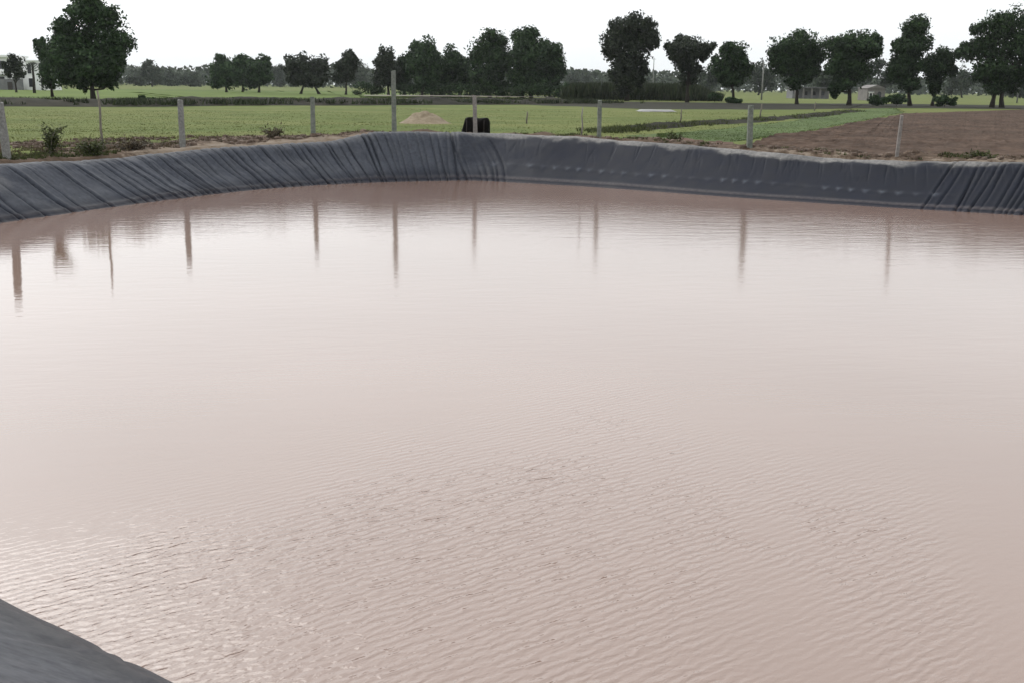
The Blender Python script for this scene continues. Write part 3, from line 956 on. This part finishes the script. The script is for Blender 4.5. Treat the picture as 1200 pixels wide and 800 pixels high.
# palm in front of the white house
def palm(px, d, top_y, label, seed):
    r = np.random.default_rng(seed)
    g = at(px, horizon(px), d); zb = float(gz(g[0], g[1])[0]) - .1
    root = thing('palm_tree', (g[0], g[1], zb), label, 'palm tree')
    H = at(px, top_y, d)[2] - zb
    mb = MB(); mb.tube([(0, 0, 0), (.1, 0, H * .5), (.05, 0, H)], [.28, .2, .16], 8); mb.build('trunk', M['bark'], root, True)
    for k in range(13):
        an = 2 * math.pi * k / 13 + r.uniform(-.2, .2); L = r.uniform(1.5, 2.1); lift = r.uniform(-.1, .8)
        mb = MB(); pts = []
        for i in range(7):
            f = i / 6
            pts.append(np.array([.05 + math.cos(an) * L * f, math.sin(an) * L * f, H + lift * f - 1.5 * f * f]))
        mb.tube(pts, [.03] * 6 + [.01], 4)
        for i in range(1, 7):
            for sd in (-1, 1):
                side = np.array([-math.sin(an), math.cos(an), -.5]) * sd * .45
                p = pts[i]; q = pts[i - 1]
                mb.add([p, p * .6 + q * .4, p * .6 + q * .4 + side], [(0, 1, 2)])
        mb.build('frond', M['leaf_c'], root)


palm(39, 192, 74, 'palm tree between the white house and the largest left tree', 5)

# ------------------------------------------------------------------ tall crop behind the lone tree
def tall_crop():
    r = np.random.default_rng(9)
    n = 9000
    px = r.uniform(652, 836, n)
    d = r.uniform(196, 226, n)
    X = (px - 600) / FPX * d * 1.0; Y = d
    top = 3.2 + 0.9 * (fbm(X * .25, Y * .1, 4) - .5) - 1.6 * sstep(800, 836, px) - 0.9 * sstep(668, 652, px)
    h = top * r.uniform(0.75, 1.05, n)
    lean = r.normal(0, .35, (n, 2))
    w = r.uniform(.10, .24, n)
    a = r.uniform(0, math.pi, n)
    z0 = ZG - .1 + h * r.uniform(0, .6, n)
    b1 = np.stack([X + np.cos(a) * w, Y + np.sin(a) * w, z0], 1)
    b2 = np.stack([X - np.cos(a) * w, Y - np.sin(a) * w, z0], 1)
    t = np.stack([X + lean[:, 0], Y + lean[:, 1], ZG + h], 1)
    V = np.stack([b1, b2, t], 1).reshape(-1, 3)
    o = link('tall_crop', mesh_np('tall_crop', V, np.arange(n * 3).reshape(n, 3)), M['crop'])
    tag(o, 'dense stand of tall dark green crop around the lone leafy tree', 'crop', kind='stuff')


tall_crop()

# ------------------------------------------------------------------ shrubs and weeds
def sprig_shrub(name, label, pos, h, spread, stems, leaf, mat, seed, cat='shrub', per=26):
    r = np.random.default_rng(seed)
    root = thing(name, tuple(pos), label, cat, 'plants growing behind the bank')
    Cs = []; mb = MB()
    for k in range(stems):
        an = r.uniform(0, 2 * math.pi); sp = spread * r.uniform(.2, 1)
        tip = np.array([math.cos(an) * sp, math.sin(an) * sp, h * r.uniform(.55, 1.0)])
        mid = tip * np.array([.35, .35, .55])
        mb.tube([(0, 0, -.05), mid, tip], [.012, .009, .004], 4)
        f = r.uniform(.18, 1.0, per)[:, None]
        p = np.where(f < .55, mid * f / .55, mid + (tip - mid) * (f - .55) / .45)
        Cs.append(p + r.normal(0, .035 + spread * .05, (per, 3)))
    mb.build('stem', M['stick'], root)
    C = np.vstack(Cs)
    V, F = leaf_quads(C, np.tile([0, -.2, .7], (len(C), 1)), leaf, r, .4)
    link('foliage', mesh_np(name, V, F), mat, root)
    return root


def on_bank(px, off):
    s = s_of_px(px, off)
    x, y, z, nx, ny = loop_frame(np.array([s]))
    Y = y[0] + ny[0] * off
    X = at(px, horizon(px) + 55, Y)[0]
    return np.array([X, Y, float(gz(X, Y)[0])])


def px_h(pos, ytop):
    """height so that a plant or post at pos reaches photograph row ytop"""
    q = project(pos)[0]
    return at(q[0], ytop, pos[1])[2] - pos[2]


p = on_bank(56, 3.1)
sprig_shrub('bank_shrub', 'tall sprouting green shrub on the left bank beside the left edge post', p, px_h(p, 146), .42, 16, .13, M['weed'], 3)
p = on_bank(106, 2.9)
sprig_shrub('bank_shrub', 'low dark bushy shrub at the foot of the thin stick', p, px_h(p, 166), .55, 26, .12, M['weed'], 4)
p = on_bank(150, 3.3)
sprig_shrub('dry_shrub', 'brownish dry shrub right of the thin stick', p, px_h(p, 164), .8, 30, .10, M['dry'], 5)
p = on_bank(320, 4.4)
sprig_shrub('dry_shrub', 'small brown-green weed clump left of the third stone post', p, px_h(p, 150), .55, 20, .11, M['dry'], 6)
p = on_bank(790, 4.0)
sprig_shrub('bank_shrub', 'small green weed tuft on red soil before the bright green strip', p, px_h(p, 156), .4, 14, .10, M['weed'], 8)
p = on_bank(1150, 3.2)
sprig_shrub('bank_shrub', 'flat weed patch on the bank right of the pale leaning post', p, px_h(p, 180), .6, 22, .10, M['weed'], 9)


def scatter_weeds(name, label, pts, h, w, mat, seed, blades=5, cat='weeds'):
    r = np.random.default_rng(seed)
    pts = np.repeat(pts, blades, 0); n = len(pts)
    a = r.uniform(0, 2 * math.pi, n); hh = h * r.uniform(.45, 1.25, n); ww = w * r.uniform(.6, 1.3, n)
    o = r.normal(0, h * .25, (n, 2)); ln = r.normal(0, .4, (n, 2)) * hh[:, None]
    b = pts.copy(); b[:, :2] += o; b[:, 2] -= .02
    u = np.stack([np.cos(a) * ww, np.sin(a) * ww, np.zeros(n)], 1)
    t = b.copy(); t[:, :2] += ln; t[:, 2] += hh
    V = np.stack([b - u, b + u, t], 1).reshape(-1, 3)
    ob = link(name, mesh_np(name, V, np.arange(n * 3).reshape(n, 3)), mat)
    return tag(ob, label, cat, kind='stuff')


def bank_points(pa, pb, o0, o1, n, seed, patch=0.45):
    r = np.random.default_rng(seed)
    sa, sb = s_of_px(pa), s_of_px(pb)
    s = r.uniform(sa, sb, n * 3); off = r.uniform(o0, o1, n * 3)
    x, y, z, nx, ny = loop_frame(s)
    X, Y = x + nx * off, y + ny * off
    k = fbm(X * .7, Y * .7, seed) > patch
    X, Y = X[k][:n], Y[k][:n]
    return np.stack([X, Y, gz(X, Y)], 1)


scatter_weeds('bank_weeds', 'green weeds and grass growing behind the pond banks', np.vstack([
    bank_points(-60, 200, 2.75, 4.2, 900, 1, .42), bank_points(200, 470, 4.5, 9, 500, 2, .5),
    bank_points(470, 720, 3.0, 6, 500, 3, .5), bank_points(700, 900, 2.9, 6.5, 700, 4, .46), bank_points(900, 1290, 2.7, 4.2, 320, 5, .55)]), .10, .02, M['weed'], 1)
scatter_weeds('dry_bank_weeds', 'brown dry weeds on the bare soil behind the pond banks', np.vstack([
    bank_points(60, 470, 3.2, 12.5, 2200, 11, .45), bank_points(640, 1290, 2.9, 5, 800, 12, .5)]), .12, .022, M['dry'], 2)


def clods():
    r = np.random.default_rng(21)
    pts = np.vstack([bank_points(140, 470, 3.0, 12, 1500, 31, .40), bank_points(680, 960, 2.8, 5.5, 500, 32, .42), bank_points(960, 1290, 2.7, 4.5, 350, 33, .45)])
    cube = np.array([(-1, -1, -.6), (1, -1, -.6), (1, 1, -.6), (-1, 1, -.6), (-.7, -.7, .7), (.7, -.7, .7), (.7, .7, .7), (-.7, .7, .7)])
    fq = np.array([(0, 3, 2, 1), (4, 5, 6, 7), (0, 1, 5, 4), (1, 2, 6, 5), (2, 3, 7, 6), (3, 0, 4, 7)])
    n = len(pts)
    sz = .035 + .09 * r.random(n) ** 3
    V = cube[None] * sz[:, None, None] * r.uniform(.6, 1.3, (n, 8, 3))
    a = r.uniform(0, 6.28, n); ca, sa = np.cos(a)[:, None], np.sin(a)[:, None]
    x = V[..., 0] * ca - V[..., 1] * sa; y = V[..., 0] * sa + V[..., 1] * ca
    V = np.stack([x, y, V[..., 2]], -1) + pts[:, None]
    F = (fq[None] + (np.arange(n) * 8)[:, None, None]).reshape(-1, 4)
    tag(link('soil_clods', mesh_np('soil_clods', V.reshape(-1, 3), F), M['clod']), 'loose lumps of dry soil strewn behind the pond banks', 'soil', kind='stuff')


clods()


def px_points(pa, pb, ya, yb, n, seed, patch=None, freq=.2):
    """random places on the field between photograph rows, even in distance"""
    r = np.random.default_rng(seed)
    d0 = P((pa + pb) / 2, yb, ZG)[1]; d1 = P((pa + pb) / 2, ya, ZG)[1]
    d = d0 * (d1 / d0) ** r.random(n)
    px = r.uniform(pa, pb, n)
    X = (px - 600) / FPX * d * 1.028; Y = d
    if patch is not None:
        k = fbm(X * freq, Y * freq, seed) > patch
        X, Y = X[k], Y[k]
    pp = (X / Y) * 1215 + 600
    k = bank_coords(X, Y)[0] > 3.6 + (8.5 * sstep(40, 330, pp) * sstep(640, 480, pp)) * (0.5 + fbm(X * .5, Y * .5, 77))
    X, Y = X[k], Y[k]
    return np.stack([X, Y, gz(X, Y)], 1)


scatter_weeds('field_grass', 'short yellow-green grass of the meadow behind the left bank', np.vstack([
    px_points(-120, 460, 129, 186, 26000, 41), px_points(460, 860, 130, 160, 9000, 42)]), .045, .02, M['grass'], 3, 4, 'grass')


def strip_points(n):
    r = np.random.default_rng(43)
    Nn = np.array([(770, 162), (860, 167), (900, 163), (985, 148), (1062, 132)], float); Ff = np.array([(770, 158), (840, 153), (930, 142), (1000, 130), (1050, 127)], float)
    u = r.random(n) * 4; i = np.minimum(u.astype(int), 3); f = (u - i)[:, None]; v = r.random(n)[:, None]
    q = (Nn[i] * (1 - f) + Nn[i + 1] * f) * (1 - v) + (Ff[i] * (1 - f) + Ff[i + 1] * f) * v
    W = np.array([P(a, b, ZG) for a, b in q])
    W[:, 2] = gz(W[:, 0], W[:, 1]) + .02
    return W


scatter_weeds('young_crop', 'bright green young crop in the diagonal strip', strip_points(6000), .06, .02, M['lawn'], 4, 4, 'crop')


def along(pts, n, wid, seed, zup):
    r = np.random.default_rng(seed)
    A = np.array([P(a, b, ZG)[:2] for a, b in pts]); u = r.random(n) * (len(A) - 1); i = np.minimum(u.astype(int), len(A) - 2); f = (u - i)[:, None]
    q = A[i] * (1 - f) + A[i + 1] * f + r.normal(0, wid, (n, 2))
    k = fbm(q[:, 0] * .15, q[:, 1] * .15, seed) > .42
    q = q[k]
    return np.column_stack([q, np.full(len(q), ZG + zup)])


scatter_weeds('bund_weeds', 'rank dark weeds along the earth bund', along(BUND, 9000, 2.6, 51, .2), .5, .09, M['crop'], 6, 4)
scatter_weeds('ridge_weeds', 'dark weeds on the ridge beside the green strip', along(RIDGE2, 1800, .6, 52, .06), .22, .035, M['weed'], 7, 4)
# low hedge mound on the bund
for i, (px, y, rx, ry, d, lb) in enumerate([
    (173, 119, 9, 5, 105, 'rounded weed clump on the bund left of the second stone post'),
    (277, 119, 13, 3.5, 112, 'long low weed clump on the bund beneath the three-tree clump'),
    (1030, 117, 12, 5, 158, 'low green bush under the spiky-topped tree'),
    (1052, 116, 10, 6, 160, 'leafy bush below the arched house'),
    (1108, 118, 13, 5, 160, 'low dark bush beneath the small right tree'),
    (838, 114, 8, 4, 185, 'low dark bush left of the pear-shaped tree trunk'),
    (668, 106, 12, 8, 205, 'dark bush at the foot of the middle clump'),
    (590, 106, 20, 8, 212, 'dark undergrowth below the tall domed tree'),
    (480, 105, 22, 9, 222, 'dark undergrowth right of the tallest post'),
    (435, 104, 18, 8, 226, 'dark undergrowth left of the tallest post'),
    (520, 105, 20, 9, 216, 'dark undergrowth below the pale-topped tree'),
    (553, 105, 20, 9, 214, 'dark undergrowth between the low broad tree and the tall domed tree'),
    (622, 106, 22, 9, 208, 'dark undergrowth below the tallest peaked tree'),
    (646, 106, 18, 9, 207, 'dark undergrowth below the tree ending the middle clump'),
    (860, 118, 9, 3, 168, 'low weeds round the pear-shaped tree trunk')]):
    tree('low_bush', lb, d, px, [(px - rx * .4, y, rx * .7, ry), (px + rx * .4, y + 1, rx * .65, ry * .85)], 2000, M['leaf_b'], 'low bushes at the edges of the fields', .06, .4, 300 + i, cat='bush', leaves_part='foliage')

# ------------------------------------------------------------------ posts
POSTS = [  # top x,y, base x, offset from water, width m, material, label, name, group
 (-1, 120, 5, 3.0, .18, 'stone', 'thick grey stone post cut by the left edge of the picture', 'stone_post'),
 (211, 117, 213, 3.2, .165, 'stone', 'grey stone post with a square top, right of the thin stick', 'stone_post'),
 (366, 114, 367, 3.2, .15, 'stone_green', 'short weathered stone post midway along the left bank', 'stone_post'),
 (461, 83, 462, 3.0, .16, 'stone_green', 'tallest post of all, greenish grey, at the raised pond corner', 'stone_post'),
 (556, 112, 557, 3.2, .15, 'stone_pale', 'pale stone post standing in front of the black bundle', 'stone_post'),
 (703, 118, 702, 3.2, .15, 'stone_green', 'slim greenish stone post right of the black bundle', 'stone_post'),
 (880, 124, 879, 3.0, .17, 'stone_green', 'grey-green stone post beside the bright green strip', 'stone_post'),
 (1057, 135, 1053, 3.0, .095, 'stone_pale', 'pale leaning post in front of the ploughed field', 'stone_post'),
]
for i, (tx, ty, bx, off, w, mt, lb, nm) in enumerate(POSTS):
    r = random.Random(60 + i)
    b = on_bank(bx, off)
    top = at(tx, ty, b[1] + r.uniform(-.05, .05))
    rel = top - b
    mb = MB(); rings = []
    N = 9
    vs = []; fs = []
    for k in range(N):
        f = k / (N - 1); z = -0.35 + (rel[2] + 0.35) * f
        c = rel * max(z / rel[2], -.2); c[2] = z
        ww = w * .5 * (1.06 - .12 * f) * r.uniform(.95, 1.05)
        dd = w * .42 * r.uniform(.94, 1.06)
        for (ax, ay) in ((-1, -.75), (-.75, -1), (.75, -1), (1, -.75), (1, .75), (.75, 1), (-.75, 1), (-1, .75)):
            vs.append((c[0] + ax * ww + r.uniform(-.004, .004), c[1] + ay * dd + r.uniform(-.004, .004), c[2] + (r.uniform(-.03, .015) if k == N - 1 else 0)))
    for k in range(N - 1):
        for q in range(8):
            q2 = (q + 1) % 8
            fs.append((k * 8 + q, k * 8 + q2, (k + 1) * 8 + q2, (k + 1) * 8 + q))
    fs.append(tuple((N - 1) * 8 + q for q in range(8))); fs.append(tuple(range(7, -1, -1)))
    mb.add(vs, fs)
    o = mb.build(nm, M[mt]); o.location = tuple(b)
    o.rotation_euler = (0, 0, 0)
    tag(o, lb, 'post', 'fence posts round the pond')

STICKS = [  # top, base px, distance or None(off), radius
 (114, 106, 120, 3.4, None, .035, 'thin bent stick standing between the left edge post and the next stone post'),
 (683, 126, 681, 3.3, None, .026, 'thin pale stick just left of the slim greenish post'),
 (618, 131, 618, None, 66, .05, 'short distant stick in the meadow right of the black bundle'),
 (799, 128, 799, None, 72, .05, 'short distant stick in the meadow behind the dark ridge'),
 (893, 122, 893, None, 84, .06, 'short distant stick right of the grey-green post'),
 (956, 120, 956, None, 118, .07, 'tiny pale stick under the trees right of the round-headed tree'),
]
for i, (tx, ty, bx, off, d, rad, lb) in enumerate(STICKS):
    if off: b = on_bank(bx, off)
    else:
        b = at(bx, horizon(bx), d); b[2] = float(gz(b[0], b[1])[0])
    rel = at(tx, ty, b[1]) - b
    mb = MB()
    side = np.array([.03, 0, 0]) * (1 if i % 2 else -1)
    mb.tube([rel * -.12, rel * .35 + side, rel * .7 - side * .6, rel], [rad * 1.1, rad, rad * .95, rad * .75], 7)
    o = mb.build('stake', M['stick'] if i != 1 else M['stone_pale'], None, True); o.location = tuple(b)
    tag(o, lb, 'stake', 'thin stakes')

# ------------------------------------------------------------------ black bundle behind the corner post
def bundle():
    c = at(557, 150, 45.5)
    zb = float(gz(c[0], c[1])[0]) - .03
    top = at(557, 137, 45.5)[2]
    H = top - zb; Wd = 34 * 45.5 / FPX
    root = thing('plastic_bundle', (c[0], c[1], zb), 'bundle of black plastic sheet lying behind the raised pond corner', 'bundle')
    nu, nv = 26, 40
    r = random.Random(3)
    vs = []; fs = []
    for i in range(nu):
        f = i / (nu - 1); x = (f - .5) * Wd
        cap = min(1, (min(f, 1 - f) / .10)) ** .5
        lean = -.16 * (1 - min(1, f / .25))
        for k in range(nv):
            an = 2 * math.pi * k / nv
            cy, cz = math.cos(an), math.sin(an)
            rr = (abs(cy) ** 2.3 + abs(cz) ** 2.3) ** (-1 / 2.3)
            wob = 1 + .05 * math.sin(3 * an + f * 9) + .03 * math.sin(7 * an + f * 23) - .05 * abs(math.sin(f * 12.5))
            vs.append((x - (cz * .5 + .5) * lean, cy * rr * .40 * wob * (.35 + .65 * cap), H * .5 + cz * rr * H * .47 * wob * (.55 + .45 * cap)))
    for i in range(nu - 1):
        for k in range(nv):
            k2 = (k + 1) % nv
            fs.append((i * nv + k, (i + 1) * nv + k, (i + 1) * nv + k2, i * nv + k2))
    fs.append(tuple(range(nv))); fs.append(tuple((nu - 1) * nv + k for k in range(nv - 1, -1, -1)))
    mb = MB(); mb.add(vs, fs); mb.build('wrap', M['black_plastic'], root, True)
    for xx in (-.28, .30):
        mb = MB()
        pts = []
        for k in range(25):
            an = 2 * math.pi * k / 24
            cy, cz = math.cos(an), math.sin(an); rr = (abs(cy) ** 2.3 + abs(cz) ** 2.3) ** (-1 / 2.3)
            pts.append((xx * Wd, cy * rr * .40, H * .5 + cz * rr * H * .47))
        mb.tube(pts, [.012] * 25, 5, False)
        mb.build('strap', M['plank'], root, True)


bundle()

# ------------------------------------------------------------------ sand heap
def heap(name, px, y, wpx, hpx, d, mat, label, seed, cat):
    c = at(px, horizon(px), d); zb = float(gz(c[0], c[1])[0]) - .06
    Rr = wpx * .5 * d / FPX; H = hpx * d / FPX
    nr, na = 26, 56
    rad = np.linspace(0.01, 1, nr); an = np.linspace(0, 2 * math.pi, na, endpoint=False)
    A, Rd = np.meshgrid(an, rad, indexing='ij')
    X = np.cos(A) * Rd * Rr * (1 + .18 * (vnoise(A * 1.2, A * 0, seed) - .5)); Y = np.sin(A) * Rd * Rr * .8
    Z = H * np.clip(1.05 - Rd, 0, 1) ** 1.1 * (1 + .75 * (fbm(X * 1.1 + 5, Y * 1.1, seed) - .5)) + .16 * (fbm(X * 4, Y * 4, seed + 1) - .5) * (1 - Rd)
    Z += .28 * H * np.exp(-((X + .45 * Rr) ** 2 + Y ** 2) / (.2 * Rr) ** 2) * 0.6
    me = mesh_np(name, np.stack([X, Y, Z], -1).reshape(-1, 3), grid_faces(na, nr, True)[:, ::-1], True)
    o = link(name, me, mat); o.location = (c[0], c[1], zb)
    tag(o, label, cat)


heap('sand_heap', 497, 135, 62, 15, 64, M['sand'], 'pale tan heap of sand in the meadow right of the tallest post', 3, 'sand heap')
# pale sheet lying in the far field
def pale_sheet():
    a = P(748, 131.5, ZG); b = P(789, 131.5, ZG); L = b[0] - a[0]
    c = (a + b) / 2
    nx_, ny_ = 30, 10
    u, v = np.meshgrid(np.linspace(-.5, .5, nx_), np.linspace(-.5, .5, ny_), indexing='ij')
    X = u * L; Y = v * 3.2
    Z = .18 + .10 * (fbm(X * 1.1, Y * 1.1, 4) - .5) - .16 * sstep(.35, .5, np.maximum(np.abs(u), np.abs(v)))
    o = link('white_sheet', mesh_np('white_sheet', np.stack([X, Y, Z], -1).reshape(-1, 3), grid_faces(nx_, ny_), True), M['sheet'])
    o.location = (c[0], c[1], float(gz(c[0], c[1])[0]))
    tag(o, 'long white sheet spread on the ground in the far field', 'sheet')


pale_sheet()

# ------------------------------------------------------------------ buildings
def house(name, label, px0, px1, d):
    c = at((px0 + px1) / 2, horizon((px0 + px1) / 2), d)
    zb = ZG - .1
    return thing(name, (c[0], c[1], zb), label, 'house'), d / FPX


def window(parent, x0, x1, z0, z1, yf, frame_mat):
    mb = MB(); t = .08
    mb.box(x0, x0 + t, yf - .06, yf + .1, z0, z1); mb.box(x1 - t, x1, yf - .06, yf + .1, z0, z1)
    mb.box(x0 + t, x1 - t, yf - .06, yf + .1, z1 - t, z1); mb.box(x0 + t, x1 - t, yf - .06, yf + .1, z0, z0 + t)
    w = mb.build('window', frame_mat, parent)
    mb = MB(); mb.box(x0 + t, x1 - t, yf + .02, yf + .05, z0 + t, z1 - t); mb.build('pane', M['pane'], w)


def block(parent, name, mat, x0, x1, y0, y1, z0, z1):
    mb = MB(); mb.box(x0, x1, y0, y1, z0, z1); return mb.build(name, mat, parent)


h, k = house('white_house', 'white two-storey house with dark windows at the left edge', -60, 54, 250)
X = lambda px: (px + 3) * k          # px measured from the house centre column (-3)
Zp = lambda y: (horizon(10) - y) * k + EYE + .6
block(h, 'wall', M['white_wall'], X(-62), X(12), 0, 9, 0, Zp(69))
block(h, 'wall', M['white_wall'], X(27), X(51), 1.5, 9, 0, Zp(73))
block(h, 'wall', M['white_wall'], X(12), X(27), 4, 9, 0, Zp(85))
rf = block(h, 'roof', M['white_wall'], X(-64), X(14), -.8, 9.4, Zp(69), Zp(66.5))
block(rf, 'parapet', M['white_wall'], X(26.5), X(51.5), 1.2, 9.2, Zp(73), Zp(71.5))
bl = block(h, 'balcony', M['white_wall'], X(-62), X(9), -1.6, 0, Zp(88), Zp(84.5))
block(h, 'plinth_wall', M['grey_wall'], X(-62), X(30), -1.9, -1.65, 0, Zp(93))
for (a, b, z0, z1, yf) in [(-6, 7, 82.5, 72.5, -.06), (-30, -14, 82.5, 72.5, -.06), (-6, 6, 101, 90, -.06), (28.5, 34, 87, 76, 1.44), (42, 48.5, 87, 74.5, 1.44), (43, 49, 102.5, 91.5, 1.44), (29, 36, 102, 91.5, 1.44)]:
    window(h, X(a), X(b), Zp(z0), Zp(z1), yf, M['white_wall'])
mb = MB(); mb.box(X(45), X(52), .2, 1.5, Zp(90), Zp(88.5)); mb.build('porch_slab', M['white_wall'], h)
for xx in (49.5, 51.5):
    mb = MB(); mb.tube([(X(xx), .4, 0), (X(xx), .4, Zp(90))], [.16, .14], 8); mb.build('porch_column', M['white_wall'], h)
mb = MB(); mb.box(X(13), X(18), -2.2, -1.95, 0, 1.9); mb.build('gate', M['plank'], h)

h, k = house('arched_house', 'small pale house with an arched window between the right trees', 1016, 1040, 255)
z0 = 0; zt = 17 * k
block(h, 'wall', M['pink_wall'], -11 * k, 9 * k, 0, 7, 0, 14 * k)
# gabled roof
mb = MB(); w0, w1 = -12 * k, 10 * k; e = 14 * k
mb.add([(w0, -.4, e), (w1, -.4, e), ((w0 + w1) / 2, -.4, e + 4 * k), (w0, 7.4, e), (w1, 7.4, e), ((w0 + w1) / 2, 7.4, e + 4 * k)],
       [(0, 1, 2), (5, 4, 3), (0, 2, 5, 3), (1, 4, 5, 2), (0, 3, 4, 1)])
mb.build('roof', M['pink_wall'], h)
mb = MB(); arc = [(-.3 * k + 2.2 * k * math.cos(a), -.05, 8 * k + 2.6 * k * math.sin(a)) for a in np.linspace(0, math.pi, 9)]
arc = [(3 * k + (q[0]), q[1], q[2]) for q in arc]
front = [(arc[0][0], -.05, 4 * k)] + arc + [(arc[-1][0], -.05, 4 * k)]
back = [(q[0], .05, q[2]) for q in front]; n = len(front)
mb.add(front + back, [tuple(range(n)), tuple(range(2 * n - 1, n - 1, -1))] + [(i, i + n, (i + 1) % n + n, (i + 1) % n) for i in range(n)])
mb.build('window', M['pane'], h)
window(h, -9 * k, -5 * k, 3 * k, 9 * k, -.06, M['white_wall'])
mb = MB(); mb.box(-10 * k, -4 * k, -.5, -.07, 9.4 * k, 10 * k); mb.build('window_hood', M['white_wall'], h)

h, k = house('grey_bungalow', 'long low grey bungalow with columns behind the right trees', 935, 968, 285)
block(h, 'wall', M['grey_wall'], -20 * k, 20 * k, 1.5, 8, 0, 12 * k)
block(h, 'roof', M['roofing'], -21 * k, 21 * k, -.3, 8.4, 12 * k, 13.4 * k)
for q in (-19, -9.5, 0, 9.5, 19):
    mb = MB(); mb.tube([(q * k, 0, 0), (q * k, 0, 12 * k)], [.22, .2], 8); mb.build('column', M['pink_wall'], h)
for q in (-14.5, -4.8, 4.8, 14.5):
    window(h, (q - 2) * k, (q + 2) * k, 4 * k, 9 * k, 1.44, M['pink_wall'])

# ------------------------------------------------------------------ poles
def pole(px, ytop, d, rad, label, arm=True):
    b = at(px, horizon(px), d); b[2] = ZG - .1
    H = at(px, ytop, d)[2] - b[2]
    root = thing('utility_pole', tuple(b), label, 'utility pole')
    mb = MB(); mb.tube([(0, 0, 0), (.03, 0, H * .5), (0, 0, H)], [rad, rad * .85, rad * .65], 8); mb.build('shaft', M['pole'], root, True)
    if arm:
        mb = MB(); mb.box(-.75, .75, -.05, .05, H - .55, H - .43); mb.build('crossarm', M['pole'], root)
        for q in (-.65, .65):
            mb = MB(); mb.tube([(q, 0, H - .43), (q, 0, H - .25)], [.06, .04], 6); mb.build('insulator', M['white_wall'], root)


pole(893, 73, 235, .19, 'pale utility pole between the pear-shaped and round-headed trees')
pole(765, 68, 420, .2, 'thin far utility pole right of the lone tall leafy tree')
pole(1193, 92, 240, .16, 'pale pole under the big right edge tree', False)

# ------------------------------------------------------------------ thin haze in the air
hm = bpy.data.materials.new('haze'); hm.use_nodes = True
hn = hm.node_tree.nodes; hn.clear()
ho = hn.new('ShaderNodeOutputMaterial'); hv = hn.new('ShaderNodeVolumePrincipled')
hv.inputs['Color'].default_value = (0.90, 0.94, 0.97, 1)
hv.inputs['Density'].default_value = 0.00008
hv.inputs['Anisotropy'].default_value = 0.2
hm.node_tree.links.new(hv.outputs[0], ho.inputs['Volume'])
mb = MB(); mb.box(-3300, 3300, -3300, 3300, -3.5, 32)
tag(mb.build('haze', hm), 'thin pale haze in the air over the fields', 'haze', kind='stuff')
